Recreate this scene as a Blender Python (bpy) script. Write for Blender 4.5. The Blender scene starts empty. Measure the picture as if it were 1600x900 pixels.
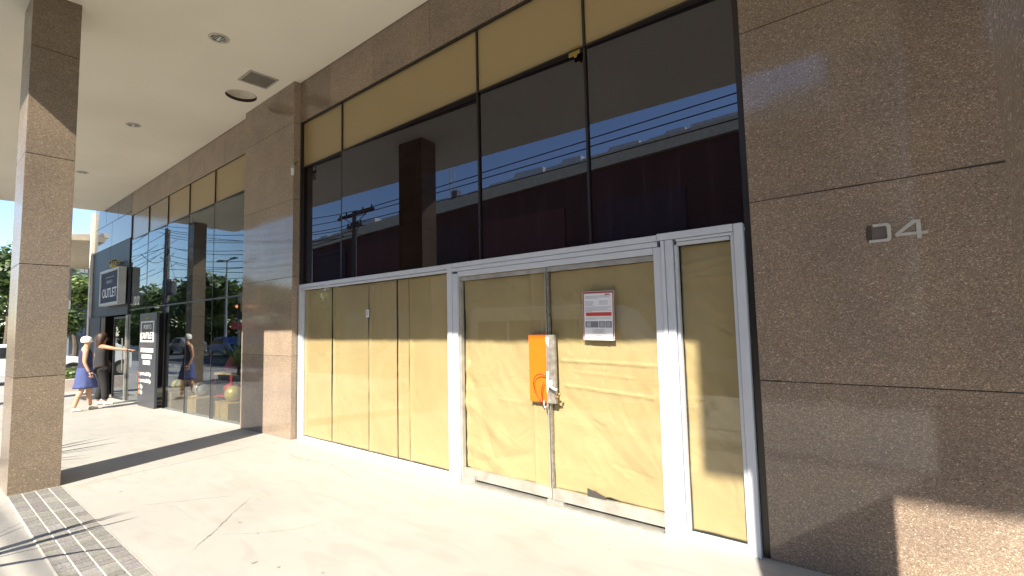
import bpy, bmesh, math, random
from mathutils import Vector, Matrix, noise
random.seed(7)
S = bpy.context.scene
COL = S.collection
R = math.radians

# ------------------------------------------------------------------ camera
F_PX, YAW, PITCH, ROLL = 761.85, -0.6798, 0.0759, -0.02287
cam_d = bpy.data.cameras.new('camera'); cam = bpy.data.objects.new('camera', cam_d); COL.objects.link(cam)
cam_d.sensor_width = 36.0; cam_d.lens = 36.0*F_PX/1600.0
cam_d.clip_start = 0.05; cam_d.clip_end = 1500
fwd = Vector((math.sin(YAW)*math.cos(PITCH), math.cos(YAW)*math.cos(PITCH), math.sin(PITCH)))
rt = Vector((math.cos(YAW), -math.sin(YAW), 0)); up = rt.cross(fwd)
r2 = math.cos(ROLL)*rt + math.sin(ROLL)*up; u2 = -math.sin(ROLL)*rt + math.cos(ROLL)*up
M = Matrix((r2, u2, -fwd)).transposed().to_4x4(); M.translation = Vector((0, 0, 1.5))
cam.matrix_world = M
S.camera = cam

# ------------------------------------------------------------------ light
LV = Vector((-0.35, 1.0, -0.9)).normalized()            # direction the sunlight travels
elev = math.asin(-LV.z); azim = math.atan2(-LV.x, -LV.y)
W = bpy.data.worlds.new('World'); S.world = W; W.use_nodes = True
nt = W.node_tree; nt.nodes.clear()
sky = nt.nodes.new('ShaderNodeTexSky'); sky.sky_type = 'NISHITA'; sky.sun_disc = False
sky.sun_elevation = elev; sky.sun_rotation = azim; sky.air_density = 1.0; sky.dust_density = 0.12; sky.ozone_density = 3.5
bg = nt.nodes.new('ShaderNodeBackground'); bg.inputs[1].default_value = 0.115
wo = nt.nodes.new('ShaderNodeOutputWorld'); nt.links.new(sky.outputs[0], bg.inputs[0]); nt.links.new(bg.outputs[0], wo.inputs[0])
sd = bpy.data.lights.new('sun', 'SUN'); sd.energy = 5.0; sd.angle = R(0.45); sd.color = (1.0, 0.93, 0.80)
sun = bpy.data.objects.new('sun', sd); COL.objects.link(sun)
sun.rotation_euler = LV.to_track_quat('-Z', 'Y').to_euler(); sun.location = (3, -10, 12)
S.view_settings.view_transform = 'Standard'; S.view_settings.look = 'None'
S.view_settings.exposure = 1.38; S.view_settings.gamma = 1.0

# ------------------------------------------------------------------ materials
def nmat(name):
    m = bpy.data.materials.new(name); m.use_nodes = True
    n = m.node_tree.nodes; b = n['Principled BSDF']
    return m, m.node_tree, b
def N(t, kind, **kw):
    n = t.nodes.new(kind)
    for k, v in kw.items():
        if k.startswith('i_'): n.inputs[int(k[2:]) if k[2:].isdigit() else k[2:].replace('_', ' ')].default_value = v
        else: setattr(n, k, v)
    return n
def ramp(t, stops, interp='LINEAR'):
    r = t.nodes.new('ShaderNodeValToRGB'); r.color_ramp.interpolation = interp
    e = r.color_ramp.elements
    while len(e) < len(stops): e.new(0.5)
    for i, (p, c) in enumerate(stops):
        e[i].position = p; e[i].color = (*c, 1) if len(c) == 3 else c
    return r
def coords(t, scale=(1, 1, 1)):
    tc = t.nodes.new('ShaderNodeTexCoord'); mp = t.nodes.new('ShaderNodeMapping'); mp.inputs['Scale'].default_value = scale
    t.links.new(tc.outputs['Object'], mp.inputs[0]); return mp.outputs[0]
def mixc(t, fac, a, b, mode='MIX'):
    m = t.nodes.new('ShaderNodeMix'); m.data_type = 'RGBA'; m.blend_type = mode
    for s, v in ((0, fac), (6, a), (7, b)):
        if hasattr(v, 'node') or hasattr(v, 'is_output'): t.links.new(v, m.inputs[s])
        else: m.inputs[s].default_value = (*v, 1) if isinstance(v, tuple) and len(v) == 3 else v
    return m.outputs[2]
def bump(t, b, h, strength, dist=0.01):
    n = t.nodes.new('ShaderNodeBump'); n.inputs['Strength'].default_value = strength; n.inputs['Distance'].default_value = dist
    t.links.new(h, n.inputs['Height']); t.links.new(n.outputs[0], b.inputs['Normal'])
def plain(name, col, rough=0.5, metal=0.0, var=0.12, sc=6.0, bmp=0.0, coat=0.0, spec=None):
    m, t, b = nmat(name)
    v = coords(t); nz = N(t, 'ShaderNodeTexNoise'); nz.inputs['Scale'].default_value = sc; nz.inputs['Detail'].default_value = 6
    t.links.new(v, nz.inputs['Vector'])
    r = ramp(t, [(0.3, tuple(c*(1-var) for c in col)), (0.7, tuple(min(1, c*(1+var)) for c in col))])
    t.links.new(nz.outputs[0], r.inputs[0]); t.links.new(r.outputs[0], b.inputs['Base Color'])
    b.inputs['Roughness'].default_value = rough; b.inputs['Metallic'].default_value = metal; b.inputs['Coat Weight'].default_value = coat
    if spec is not None: b.inputs['Specular IOR Level'].default_value = spec
    if bmp:
        n2 = N(t, 'ShaderNodeTexNoise'); n2.inputs['Scale'].default_value = sc*12; n2.inputs['Detail'].default_value = 4
        t.links.new(v, n2.inputs['Vector']); bump(t, b, n2.outputs[0], bmp)
    return m

def granite(name, scale=1.0, tint=(1, 1, 1), spec=0.5, rough=0.09):
    m, t, b = nmat(name)
    v = coords(t, (scale*0.8, scale*0.8, scale*1.2))
    # warp so that the flakes look like crystals, not cells
    w = N(t, 'ShaderNodeTexNoise'); w.inputs['Scale'].default_value = 45; w.inputs['Detail'].default_value = 3; t.links.new(v, w.inputs['Vector'])
    vm = N(t, 'ShaderNodeVectorMath', operation='MULTIPLY_ADD'); t.links.new(w.outputs[1], vm.inputs[0]); vm.inputs[1].default_value = (.022, .022, .022); t.links.new(v, vm.inputs[2])
    vo = N(t, 'ShaderNodeTexVoronoi'); vo.inputs['Scale'].default_value = 190; t.links.new(vm.outputs[0], vo.inputs['Vector'])
    sep = N(t, 'ShaderNodeSeparateColor'); t.links.new(vo.outputs['Color'], sep.inputs[0])
    c = lambda *a: tuple(a[i]*tint[i]*1.0 for i in range(3))
    rp = ramp(t, [(0.0, c(.080, .058, .046)), (0.14, c(.112, .081, .063)), (0.45, c(.135, .097, .074)), (0.75, c(.165, .120, .092)), (0.93, c(.21, .16, .125)), (1.0, c(.33, .27, .21))])
    t.links.new(sep.outputs[0], rp.inputs[0])
    # large crystals
    vo2 = N(t, 'ShaderNodeTexVoronoi'); vo2.inputs['Scale'].default_value = 75; t.links.new(vm.outputs[0], vo2.inputs['Vector'])
    sep2 = N(t, 'ShaderNodeSeparateColor'); t.links.new(vo2.outputs['Color'], sep2.inputs[0])
    r2 = ramp(t, [(0.0, (.68, .66, .66)), (.12, (.92, .92, .92)), (.93, (1.04, 1.03, 1.02)), (1.0, (1.75, 1.65, 1.5))])
    t.links.new(sep2.outputs[1], r2.inputs[0])
    col = mixc(t, 0.6, rp.outputs[0], r2.outputs[0], 'MULTIPLY')
    oi = N(t, 'ShaderNodeObjectInfo'); ro = ramp(t, [(0, (.90, .90, .91)), (1, (1.09, 1.08, 1.06))]); t.links.new(oi.outputs['Random'], ro.inputs[0]); col = mixc(t, 1.0, col, ro.outputs[0], 'MULTIPLY')
    nz = N(t, 'ShaderNodeTexNoise'); nz.inputs['Scale'].default_value = 1.3; nz.inputs['Detail'].default_value = 5; t.links.new(v, nz.inputs['Vector'])
    r3 = ramp(t, [(0.3, (.86, .87, .9)), (0.7, (1.1, 1.08, 1.04))]); t.links.new(nz.outputs[0], r3.inputs[0])
    col = mixc(t, 1.0, col, r3.outputs[0], 'MULTIPLY')
    t.links.new(col, b.inputs['Base Color'])
    b.inputs['Specular IOR Level'].default_value = spec
    rr = ramp(t, [(0.3, (rough*.8,)*3), (0.7, (rough*1.7,)*3)]); t.links.new(nz.outputs[0], rr.inputs[0]); t.links.new(rr.outputs[0], b.inputs['Roughness'])
    bump(t, b, w.outputs[0], 0.02, 0.002)
    return m

def schlick(t, f0, gain=1.0):
    g = N(t, 'ShaderNodeNewGeometry'); d = N(t, 'ShaderNodeVectorMath', operation='DOT_PRODUCT')
    t.links.new(g.outputs['Normal'], d.inputs[0]); t.links.new(g.outputs['Incoming'], d.inputs[1])
    a = N(t, 'ShaderNodeMath', operation='ABSOLUTE'); t.links.new(d.outputs['Value'], a.inputs[0])
    s = N(t, 'ShaderNodeMath', operation='SUBTRACT'); s.inputs[0].default_value = 1; t.links.new(a.outputs[0], s.inputs[1])
    p = N(t, 'ShaderNodeMath', operation='POWER'); t.links.new(s.outputs[0], p.inputs[0]); p.inputs[1].default_value = 5
    q = N(t, 'ShaderNodeMath', operation='MULTIPLY_ADD', use_clamp=True); t.links.new(p.outputs[0], q.inputs[0]); q.inputs[1].default_value = (1-f0)*gain; q.inputs[2].default_value = f0
    return q.outputs[0]
def glass(name, tint, f0, gain=1.0, body=None, bodycol=(0.01, 0.008, 0.007), gcol=(1, 1, 1), wob=0.0):
    m = bpy.data.materials.new(name); m.use_nodes = True; t = m.node_tree; t.nodes.clear()
    o = t.nodes.new('ShaderNodeOutputMaterial'); mx = t.nodes.new('ShaderNodeMixShader')
    if body:
        a = N(t, 'ShaderNodeBsdfDiffuse'); vs = coords(t, (14, 1, .8)); nz0 = N(t, 'ShaderNodeTexNoise'); nz0.inputs['Scale'].default_value = 1.6; nz0.inputs['Detail'].default_value = 6; t.links.new(vs, nz0.inputs['Vector'])
        rp0 = ramp(t, [(.42, bodycol), (.62, tuple(c*1.6 for c in bodycol)), (.74, (.018, .015, .014))]); t.links.new(nz0.outputs[0], rp0.inputs[0]); t.links.new(rp0.outputs[0], a.inputs[0])
    else: a = N(t, 'ShaderNodeBsdfTransparent'); a.inputs[0].default_value = (*tint, 1)
    g = N(t, 'ShaderNodeBsdfGlossy'); g.inputs['Roughness'].default_value = 0.0; g.inputs[0].default_value = (*gcol, 1)
    if wob:
        v = coords(t); nz = N(t, 'ShaderNodeTexNoise'); nz.inputs['Scale'].default_value = 1.1; nz.inputs['Detail'].default_value = 1; t.links.new(v, nz.inputs['Vector'])
        bn = N(t, 'ShaderNodeBump'); bn.inputs['Strength'].default_value = wob; bn.inputs['Distance'].default_value = 0.02; t.links.new(nz.outputs[0], bn.inputs['Height']); t.links.new(bn.outputs[0], g.inputs['Normal'])
    t.links.new(schlick(t, f0, gain), mx.inputs[0]); t.links.new(a.outputs[0], mx.inputs[1]); t.links.new(g.outputs[0], mx.inputs[2])
    t.links.new(mx.outputs[0], o.inputs[0]); return m

def cement(name, base, dirt=0.25):
    m, t, b = nmat(name)
    v = coords(t)
    n1 = N(t, 'ShaderNodeTexNoise'); n1.inputs['Scale'].default_value = .55; n1.inputs['Detail'].default_value = 8; n1.inputs['Roughness'].default_value = .6; t.links.new(v, n1.inputs['Vector'])
    r1 = ramp(t, [(0.32, tuple(c*(1-dirt) for c in base)), (0.52, base), (0.75, tuple(min(1, c*1.08) for c in base))]); t.links.new(n1.outputs[0], r1.inputs[0])
    # streaks left by feet and mops
    vs = coords(t, (1.0, 3.5, 1)); n2 = N(t, 'ShaderNodeTexNoise'); n2.inputs['Scale'].default_value = 1.6; n2.inputs['Detail'].default_value = 7; n2.inputs['Distortion'].default_value = 1.2; t.links.new(vs, n2.inputs['Vector'])
    r2 = ramp(t, [(0.34, (.90, .89, .88)), (0.5, (1, 1, 1))]); t.links.new(n2.outputs[0], r2.inputs[0])
    col = mixc(t, 0.75, r1.outputs[0], r2.outputs[0], 'MULTIPLY')
    vo = N(t, 'ShaderNodeTexVoronoi'); vo.inputs['Scale'].default_value = 2.6; t.links.new(v, vo.inputs['Vector'])
    r3 = ramp(t, [(0.0, (.35, .33, .3)), (0.022, (.5, .47, .42)), (0.03, (1, 1, 1))]); t.links.new(vo.outputs[0], r3.inputs[0])
    sp = N(t, 'ShaderNodeSeparateColor'); t.links.new(vo.outputs['Color'], sp.inputs[0])
    gt = N(t, 'ShaderNodeMath', operation='GREATER_THAN'); t.links.new(sp.outputs[0], gt.inputs[0]); gt.inputs[1].default_value = 0.72
    col = mixc(t, gt.outputs[0], col, mixc(t, 1.0, col, r3.outputs[0], 'MULTIPLY'))
    n3 = N(t, 'ShaderNodeTexNoise'); n3.inputs['Scale'].default_value = 160; n3.inputs['Detail'].default_value = 3; t.links.new(v, n3.inputs['Vector'])
    r4 = ramp(t, [(0.3, (.93, .93, .93)), (0.7, (1.05, 1.05, 1.05))]); t.links.new(n3.outputs[0], r4.inputs[0])
    col = mixc(t, 1.0, col, r4.outputs[0], 'MULTIPLY')
    t.links.new(col, b.inputs['Base Color']); b.inputs['Roughness'].default_value = .62; b.inputs['Specular IOR Level'].default_value = .3
    bump(t, b, n3.outputs[0], .15, .003); return m

def attrmat(name, rough=0.7, var=0.2, sc=20, bmp=.2):
    """tiles whose own colour differs piece by piece (colour attribute = the piece's own material colour)"""
    m, t, b = nmat(name)
    a = N(t, 'ShaderNodeVertexColor', layer_name='own'); v = coords(t, (1, 4, 1))
    nz = N(t, 'ShaderNodeTexNoise'); nz.inputs['Scale'].default_value = sc; nz.inputs['Detail'].default_value = 6; t.links.new(v, nz.inputs['Vector'])
    r = ramp(t, [(0.3, (1-var,)*3), (0.7, (1+var,)*3)]); t.links.new(nz.outputs[0], r.inputs[0])
    t.links.new(mixc(t, 1.0, a.outputs[0], r.outputs[0], 'MULTIPLY'), b.inputs['Base Color']); b.inputs['Roughness'].default_value = rough
    bump(t, b, nz.outputs[0], bmp, .003); return m

def paper_mat():
    m, t, b = nmat('kraft_paper')
    v = coords(t, (1, 1, 1))
    n1 = N(t, 'ShaderNodeTexNoise'); n1.inputs['Scale'].default_value = 2.2; n1.inputs['Detail'].default_value = 5; t.links.new(v, n1.inputs['Vector'])
    r1 = ramp(t, [(0.3, (.43, .295, .155)), (0.7, (.48, .34, .185))]); t.links.new(n1.outputs[0], r1.inputs[0])
    v2 = coords(t, (30, 30, 300)); n2 = N(t, 'ShaderNodeTexNoise'); n2.inputs['Scale'].default_value = 3; t.links.new(v2, n2.inputs['Vector'])
    r2 = ramp(t, [(0.3, (.95, .95, .94)), (0.7, (1.04, 1.04, 1.04))]); t.links.new(n2.outputs[0], r2.inputs[0])
    t.links.new(mixc(t, 1.0, r1.outputs[0], r2.outputs[0], 'MULTIPLY'), b.inputs['Base Color']); b.inputs['Roughness'].default_value = .55; b.inputs['Specular IOR Level'].default_value = .25
    v3 = coords(t, (1, 1, 1)); n3 = N(t, 'ShaderNodeTexNoise'); n3.inputs['Scale'].default_value = 5; n3.inputs['Detail'].default_value = 4; n3.inputs['Distortion'].default_value = 1.5; t.links.new(v3, n3.inputs['Vector'])
    bump(t, b, n3.outputs[0], .25, .02); return m

def stucco():
    m, t, b = nmat('painted_soffit')
    v = coords(t); n1 = N(t, 'ShaderNodeTexNoise'); n1.inputs['Scale'].default_value = .5; n1.inputs['Detail'].default_value = 8; t.links.new(v, n1.inputs['Vector'])
    r1 = ramp(t, [(0.3, (.71, .655, .545)), (0.6, (.79, .735, .62)), (.8, (.81, .755, .64))]); t.links.new(n1.outputs[0], r1.inputs[0])
    t.links.new(r1.outputs[0], b.inputs['Base Color']); b.inputs['Roughness'].default_value = .8; b.inputs['Specular IOR Level'].default_value = .2
    n2 = N(t, 'ShaderNodeTexNoise'); n2.inputs['Scale'].default_value = 4; n2.inputs['Detail'].default_value = 8; t.links.new(v, n2.inputs['Vector']); bump(t, b, n2.outputs[0], .25, .01)
    return m

def leafmat(name, a, c):
    m, t, b = nmat(name)
    v = coords(t); n1 = N(t, 'ShaderNodeTexNoise'); n1.inputs['Scale'].default_value = 1.5; n1.inputs['Detail'].default_value = 4; t.links.new(v, n1.inputs['Vector'])
    oi = N(t, 'ShaderNodeTexWhiteNoise'); t.links.new(v, oi.inputs[0])
    r1 = ramp(t, [(0.35, a), (0.65, c)]); t.links.new(n1.outputs[0], r1.inputs[0]); t.links.new(r1.outputs[0], b.inputs['Base Color'])
    b.inputs['Roughness'].default_value = .5
    tr = N(t, 'ShaderNodeBsdfTranslucent'); t.links.new(r1.outputs[0], tr.inputs[0]); mx = N(t, 'ShaderNodeMixShader'); mx.inputs[0].default_value = .3
    o = t.nodes['Material Output']; t.links.new(b.outputs[0], mx.inputs[1]); t.links.new(tr.outputs[0], mx.inputs[2]); t.links.new(mx.outputs[0], o.inputs[0])
    return m

G = granite('brown_granite', 1.45, (1.70, 1.76, 1.74), .5, .06); GC = granite('column_granite', 1.5, (1.45, 1.54, 1.48), .4, .2); GP = granite('pale_granite', 1.7, (1.95, 2.05, 2.0), .5, .05)
FLOOR = cement('burnished_cement', (.365, .347, .315), .10)
ASPH = plain('asphalt', (.055, .055, .058), .85, var=.25, sc=20, bmp=.3)
KERB = plain('kerb_stone', (.4, .39, .36), .8)
CEIL = stucco()
ALU = plain('white_aluminium', (.52, .54, .585), .32, var=.03)
ALU2 = plain('raw_aluminium', (.48, .46, .42), .35, .6, var=.18, sc=9)
DARKF = plain('dark_bronze_frame', (.018, .013, .011), .35)
JOINT = plain('joint_sealant', (.035, .026, .022), .8)
YEL = plain('tan_spandrel', (.385, .29, .14), .28, var=.03, sc=1.0)
PAPER = paper_mat()
DGLASS = glass('dark_tinted_glass', (0, 0, 0), .11, 1.0, body=True, bodycol=(.007, .003, .0025), gcol=(.76, .81, .97))
CLEAR = glass('clear_glass', (.93, .96, .94), .035, 1.0)
STORE = glass('storefront_glass', (.78, .80, .79), .07, 1.0, gcol=(.9, .95, 1), wob=.012)
BLACK = plain('black_cladding', (.035, .040, .055), .45, var=.06, spec=.3)
SHINY = plain('grey_polished_spandrel', (.10, .105, .125), .06, var=.05, spec=.9)
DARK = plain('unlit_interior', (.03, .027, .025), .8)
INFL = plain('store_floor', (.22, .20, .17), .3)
WOOD = plain('pine_plywood', (.50, .33, .13), .55, var=.15)
GOLD = plain('gold_ball_paint', (.55, .42, .10), .35, .2); SILV = plain('silver_ball_paint', (.5, .5, .5), .3, .5)
RED = plain('red_paint', (.5, .02, .025), .4); WHITE = plain('white_paint', (.78, .78, .76), .5, var=.04)
STEEL = plain('galvanised_steel', (.33, .30, .26), .45, .55, var=.35, sc=25); ORANGE = plain('orange_paint', (.80, .135, .005), .4, var=.04)
REDC = plain('red_cable', (.30, .022, .012), .4); BRASS = plain('brass', (.4, .27, .1), .4, .7)
NUM = plain('brushed_numeral_metal', (.50, .47, .42), .4, .15, var=.1, sc=30)
STAIN = plain('glue_stain', (.055, .04, .034), .7)
SHEET = plain('printed_sheet', (.70, .70, .72), .5, var=.02); MAROON = plain('maroon_ink', (.30, .05, .06), .5); REDINK = plain('red_ink', (.50, .05, .03), .5)
INK = plain('grey_ink', (.16, .16, .17), .6); INK2 = plain('pale_ink', (.32, .33, .36), .6)
BLKP = plain('black_plastic', (.015, .015, .016), .4)
LEAF1 = leafmat('leaf_green', (.03, .055, .012), (.11, .16, .035)); LEAF2 = leafmat('leaf_light', (.08, .13, .03), (.20, .26, .07)); LEAF3 = leafmat('spiky_leaf', (.05, .09, .03), (.13, .19, .07))
BARK = plain('bark', (.10, .075, .05), .9, var=.3, bmp=.5); POLE = plain('concrete_pole', (.10, .095, .09), .85); WIRE = plain('cable_black', (.012, .012, .014), .6)
SOIL = plain('planting_soil', (.07, .05, .035), .95, var=.3)

# ------------------------------------------------------------------ mesh helpers
class MB:
    def __init__(s): s.v = []; s.f = []; s.m = []; s.c = []
    def add(s, vs, fs, mi=0, col=None):
        o = len(s.v); s.v += [tuple(p) for p in vs]
        for f in fs: s.f.append(tuple(i+o for i in f)); s.m.append(mi); s.c.append(col)
        return s
    def box(s, x0, x1, y0, y1, z0, z1, mi=0, col=None):
        P = [(x, y, z) for z in (z0, z1) for y in (y0, y1) for x in (x0, x1)]
        return s.add(P, [(0, 2, 3, 1), (4, 5, 7, 6), (0, 1, 5, 4), (2, 6, 7, 3), (0, 4, 6, 2), (1, 3, 7, 5)], mi, col)
    def quad(s, a, b, c, d, mi=0, col=None): return s.add([a, b, c, d], [(0, 1, 2, 3)], mi, col)
    def tube(s, pts, r, n=8, mi=0, cap=True):
        pts = [Vector(p) for p in pts]; rs = r if isinstance(r, (list, tuple)) else [r]*len(pts); rings = []
        ref = Vector((0, 0, 1))
        for i, p in enumerate(pts):
            d = (pts[min(i+1, len(pts)-1)] - pts[max(i-1, 0)]).normalized()
            rf = ref if abs(d.dot(ref)) < .95 else Vector((1, 0, 0))
            a = d.cross(rf).normalized(); b = d.cross(a)
            rings.append([p + (a*math.cos(k*2*math.pi/n) + b*math.sin(k*2*math.pi/n))*rs[i] for k in range(n)])
        vs = [q for g in rings for q in g]; fs = []
        for i in range(len(rings)-1):
            for k in range(n): fs.append((i*n+k, i*n+(k+1) % n, (i+1)*n+(k+1) % n, (i+1)*n+k))
        if cap: fs.append(tuple(range(n))); fs.append(tuple((len(rings)-1)*n+k for k in reversed(range(n))))
        return s.add(vs, fs, mi)
    def lathe(s, prof, n=24, c=(0, 0, 0), mi=0):
        vs = []; fs = []
        for r, z in prof:
            for k in range(n): vs.append((c[0]+r*math.cos(k*2*math.pi/n), c[1]+r*math.sin(k*2*math.pi/n), c[2]+z))
        for i in range(len(prof)-1):
            for k in range(n): fs.append((i*n+k, i*n+(k+1) % n, (i+1)*n+(k+1) % n, (i+1)*n+k))
        return s.add(vs, fs, mi)
    def prism(s, poly, axis, a, b, mi=0):
        """poly: 2-D outline; axis 'y': (x,z) extruded in y; 'x': (y,z); 'z': (x,y)"""
        f = {'y': lambda p, t: (p[0], t, p[1]), 'x': lambda p, t: (t, p[0], p[1]), 'z': lambda p, t: (p[0], p[1], t)}[axis]
        n = len(poly); vs = [f(p, a) for p in poly] + [f(p, b) for p in poly]
        fs = [tuple(range(n)), tuple(reversed(range(n, 2*n)))] + [(i, (i+1) % n, n+(i+1) % n, n+i) for i in range(n)]
        return s.add(vs, fs, mi)
    def ball(s, c, rx, ry=None, rz=None, n=14, mi=0):
        ry = ry or rx; rz = rz or rx; vs = []; fs = []; h = n//2
        for i in range(h+1):
            th = math.pi*i/h
            for k in range(n): vs.append((c[0]+rx*math.sin(th)*math.cos(2*math.pi*k/n), c[1]+ry*math.sin(th)*math.sin(2*math.pi*k/n), c[2]+rz*math.cos(th)))
        for i in range(h):
            for k in range(n): fs.append((i*n+k, (i+1)*n+k, (i+1)*n+(k+1) % n, i*n+(k+1) % n))
        return s.add(vs, fs, mi)
    def build(s, name, mats, parent=None, bevel=0, smooth=False, loc=None):
        me = bpy.data.meshes.new(name); me.from_pydata(s.v, [], s.f)
        if not isinstance(mats, (list, tuple)): mats = [mats]
        for m in mats: me.materials.append(m)
        for p, mi in zip(me.polygons, s.m): p.material_index = mi; p.use_smooth = smooth
        if any(c is not None for c in s.c):
            ca = me.color_attributes.new('own', 'FLOAT_COLOR', 'CORNER')
            for p, c in zip(me.polygons, s.c):
                for li in p.loop_indices: ca.data[li].color = (*(c or (1, 1, 1)), 1)
        bm = bmesh.new(); bm.from_mesh(me)
        if smooth: bmesh.ops.remove_doubles(bm, verts=bm.verts, dist=1e-5)
        bmesh.ops.recalc_face_normals(bm, faces=bm.faces)
        if bevel: bmesh.ops.bevel(bm, geom=[e for e in bm.edges if len(e.link_faces) == 2 and e.calc_face_angle(0) > .6], offset=bevel, segments=2, profile=.7, affect='EDGES')
        bm.to_mesh(me); bm.free()
        o = bpy.data.objects.new(name, me); COL.objects.link(o)
        if parent: o.parent = parent
        if loc: o.location = loc
        return o
def tag(o, label=None, cat=None, group=None, kind=None):
    for k, v in (('label', label), ('category', cat), ('group', group), ('kind', kind)):
        if v: o[k] = v
    return o
def empty(name, loc, rz, label, cat, group=None):
    o = bpy.data.objects.new(name, None); o.empty_display_size = .2; COL.objects.link(o); o.location = loc; o.rotation_euler = (0, 0, rz)
    return tag(o, label, cat, group)
def copy_tree(o, parent=None):
    c = o.copy(); COL.objects.link(c)
    if parent: c.parent = parent
    for ch in [x for x in bpy.data.objects if x.parent == o and x is not c]: copy_tree(ch, c)
    return c
def text(name, body, size, loc, mat, parent=None, extrude=.002, align='CENTER', bold=0.0, sx=1.0, rot=(R(90), 0, 0)):
    cu = bpy.data.curves.new(name, 'FONT'); cu.body = body; cu.size = size; cu.extrude = extrude; cu.align_x = align; cu.offset = bold; cu.resolution_u = 3
    o = bpy.data.objects.new(name, cu); COL.objects.link(o)
    dg = bpy.context.evaluated_depsgraph_get(); me = bpy.data.meshes.new_from_object(o.evaluated_get(dg))
    bpy.data.objects.remove(o); me.materials.clear(); me.materials.append(mat)
    p = bpy.data.objects.new(name, me); COL.objects.link(p); p.location = loc; p.rotation_euler = rot; p.scale = (sx, 1, 1)
    if parent: p.parent = parent
    return p
def gz(x):                                             # the pavement falls gently to the left
    return 0.0 if x > -7 else (-.018*(-7-x) if x > -21 else -.252)

YF = 3.46                                               # facade plane
def cz(y): return 5.02 + .023*y                          # soffit height
# ================================================================== SETTING
mb = MB(); xs = [-400, -60, -21] + [-21+i for i in range(1, 15)] + [-3, 6, 200]
for a, b_ in zip(xs[:-1], xs[1:]): mb.quad((a, -3.2, gz(a)), (b_, -3.2, gz(b_)), (b_, 3.6, gz(b_)), (a, 3.6, gz(a)))
tag(mb.build('pavement', FLOOR), kind='structure')
mb = MB(); mb.quad((-600, -600, -.42), (600, -600, -.42), (600, 600, -.42), (-600, 600, -.42)); tag(mb.build('ground', plain('earth_ground', (.16, .14, .10), .9)), kind='structure')
mb = MB(); mb.quad((-400, -11.5, -.38), (200, -11.5, -.38), (200, -3.3, -.38), (-400, -3.3, -.38)); tag(mb.build('road', ASPH), kind='structure')
mb = MB(); mb.box(-400, 200, -3.35, -3.2, -.5, -.004-.0); 
for i, v_ in enumerate(mb.v): pass
tag(mb.build('road_kerb', KERB, loc=(0, 0, -.24)), kind='structure')
mb = MB(); mb.box(-400, 200, -16, -11.5, -.5, -.2); tag(mb.build('far_pavement', FLOOR), kind='structure')
# thin joints of the cement floor
mb = MB()
def strip(a, b_, w, z=.004):
    a = Vector((*a, 0)); b_ = Vector((*b_, 0)); d = (b_-a).normalized(); n = Vector((-d.y, d.x, 0))*w/2
    pts = [a-n, b_-n, b_+n, a+n]; mb.quad(*[(p.x, p.y, gz(p.x)+z) for p in pts])
strip((-6.80, 3.3), (-6.56, 1.10), .012); strip((-5.31, 1.38), (-4.93, 1.93), .007)
tag(mb.build('floor_joint', plain('pale_joint', (.52, .50, .45), .8)), kind='structure')
mb = MB()
rnd = random.Random(21)
def dirtline(pts, w0, w1, n=26, jag=.012):
    P = []
    for a, b_ in zip(pts[:-1], pts[1:]):
        for k in range(n): t_ = k/n; P.append((a[0]+(b_[0]-a[0])*t_+rnd.gauss(0, jag), a[1]+(b_[1]-a[1])*t_+rnd.gauss(0, jag)))
    for k, (a, b_) in enumerate(zip(P[:-1], P[1:])):
        if rnd.random() < .16: continue
        u = k/len(P); strip(a, b_, (w0+(w1-w0)*math.sin(math.pi*u))*rnd.uniform(.4, 1.5))
dirtline([(-4.70, 2.00), (-4.52, 1.82), (-4.15, 1.50), (-3.92, 1.28)], .002, .008, jag=.006)
dirtline([(-4.12, 1.50), (-3.9, 1.66), (-3.7, 1.9), (-3.6, 2.2)], .001, .003, jag=.006)
dirtline([(-6.1, 3.0), (-5.6, 2.95), (-5.0, 3.02), (-4.3, 2.85)], .002, .006)
for k in range(26):
    x = rnd.uniform(-11, -1.5); y = rnd.uniform(1.15, 3.3); r = rnd.uniform(.006, .018); n = 7
    pp = [(x+r*rnd.uniform(.7, 1.3)*math.cos(6.283*q/n), y+r*rnd.uniform(.5, 1.0)*math.sin(6.283*q/n)) for q in range(n)]
    mb.add([(p[0], p[1], gz(p[0])+.0045) for p in pp], [tuple(range(n))])
mb.add([(-3.41+.022*math.cos(6.283*q/7), 1.47+.012*math.sin(6.283*q/7), .0046) for q in range(7)], [tuple(range(7))])
tag(mb.build('floor_crack', plain('crack_dirt', (.30, .283, .255), .9)), kind='structure')

# band of grey slate bricks between the columns
mb = MB(); random.seed(3)
mb.box(-6.66, .125, .645, 1.03, .0005, .005, 1, (.68, .65, .58))
for j in range(4):
    y0 = .655+j*.0945; x = -6.655
    wide = random.random()
    while x < .12:
        w = random.choice([.07, .08, .09, .1, .16, .19, .24]) if (x < -4.5) else random.choice([.06, .07, .08, .10])
        x1 = min(x+w, .12); g = random.uniform(.82, 1.2); c = (.20*g, .19*g*random.uniform(.96, 1.03), .18*g*random.uniform(.92, 1.04))
        mb.box(x, x1-.011, y0, y0+.082, .001, .0085+random.uniform(-.001, .001), 0, c); x = x1
tag(mb.build('paver_band', [attrmat('slate_brick'), plain('paver_grout', (.48, .45, .40), .85)]), kind='structure')

# soffit slab with its outer face and the building mass over it
mb = MB(); X0, X1 = -18.15, 9
prof = [(-.55, cz(-.55)), (3.45, cz(3.45)), (3.45, 6.4), (-.55, 6.4)]
mb.prism(prof, 'x', X0, X1)
# cut the dome opening afterwards: the opening is a lit recess built as its own object
ceil_o = tag(mb.build('ceiling', CEIL), kind='structure')

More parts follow.
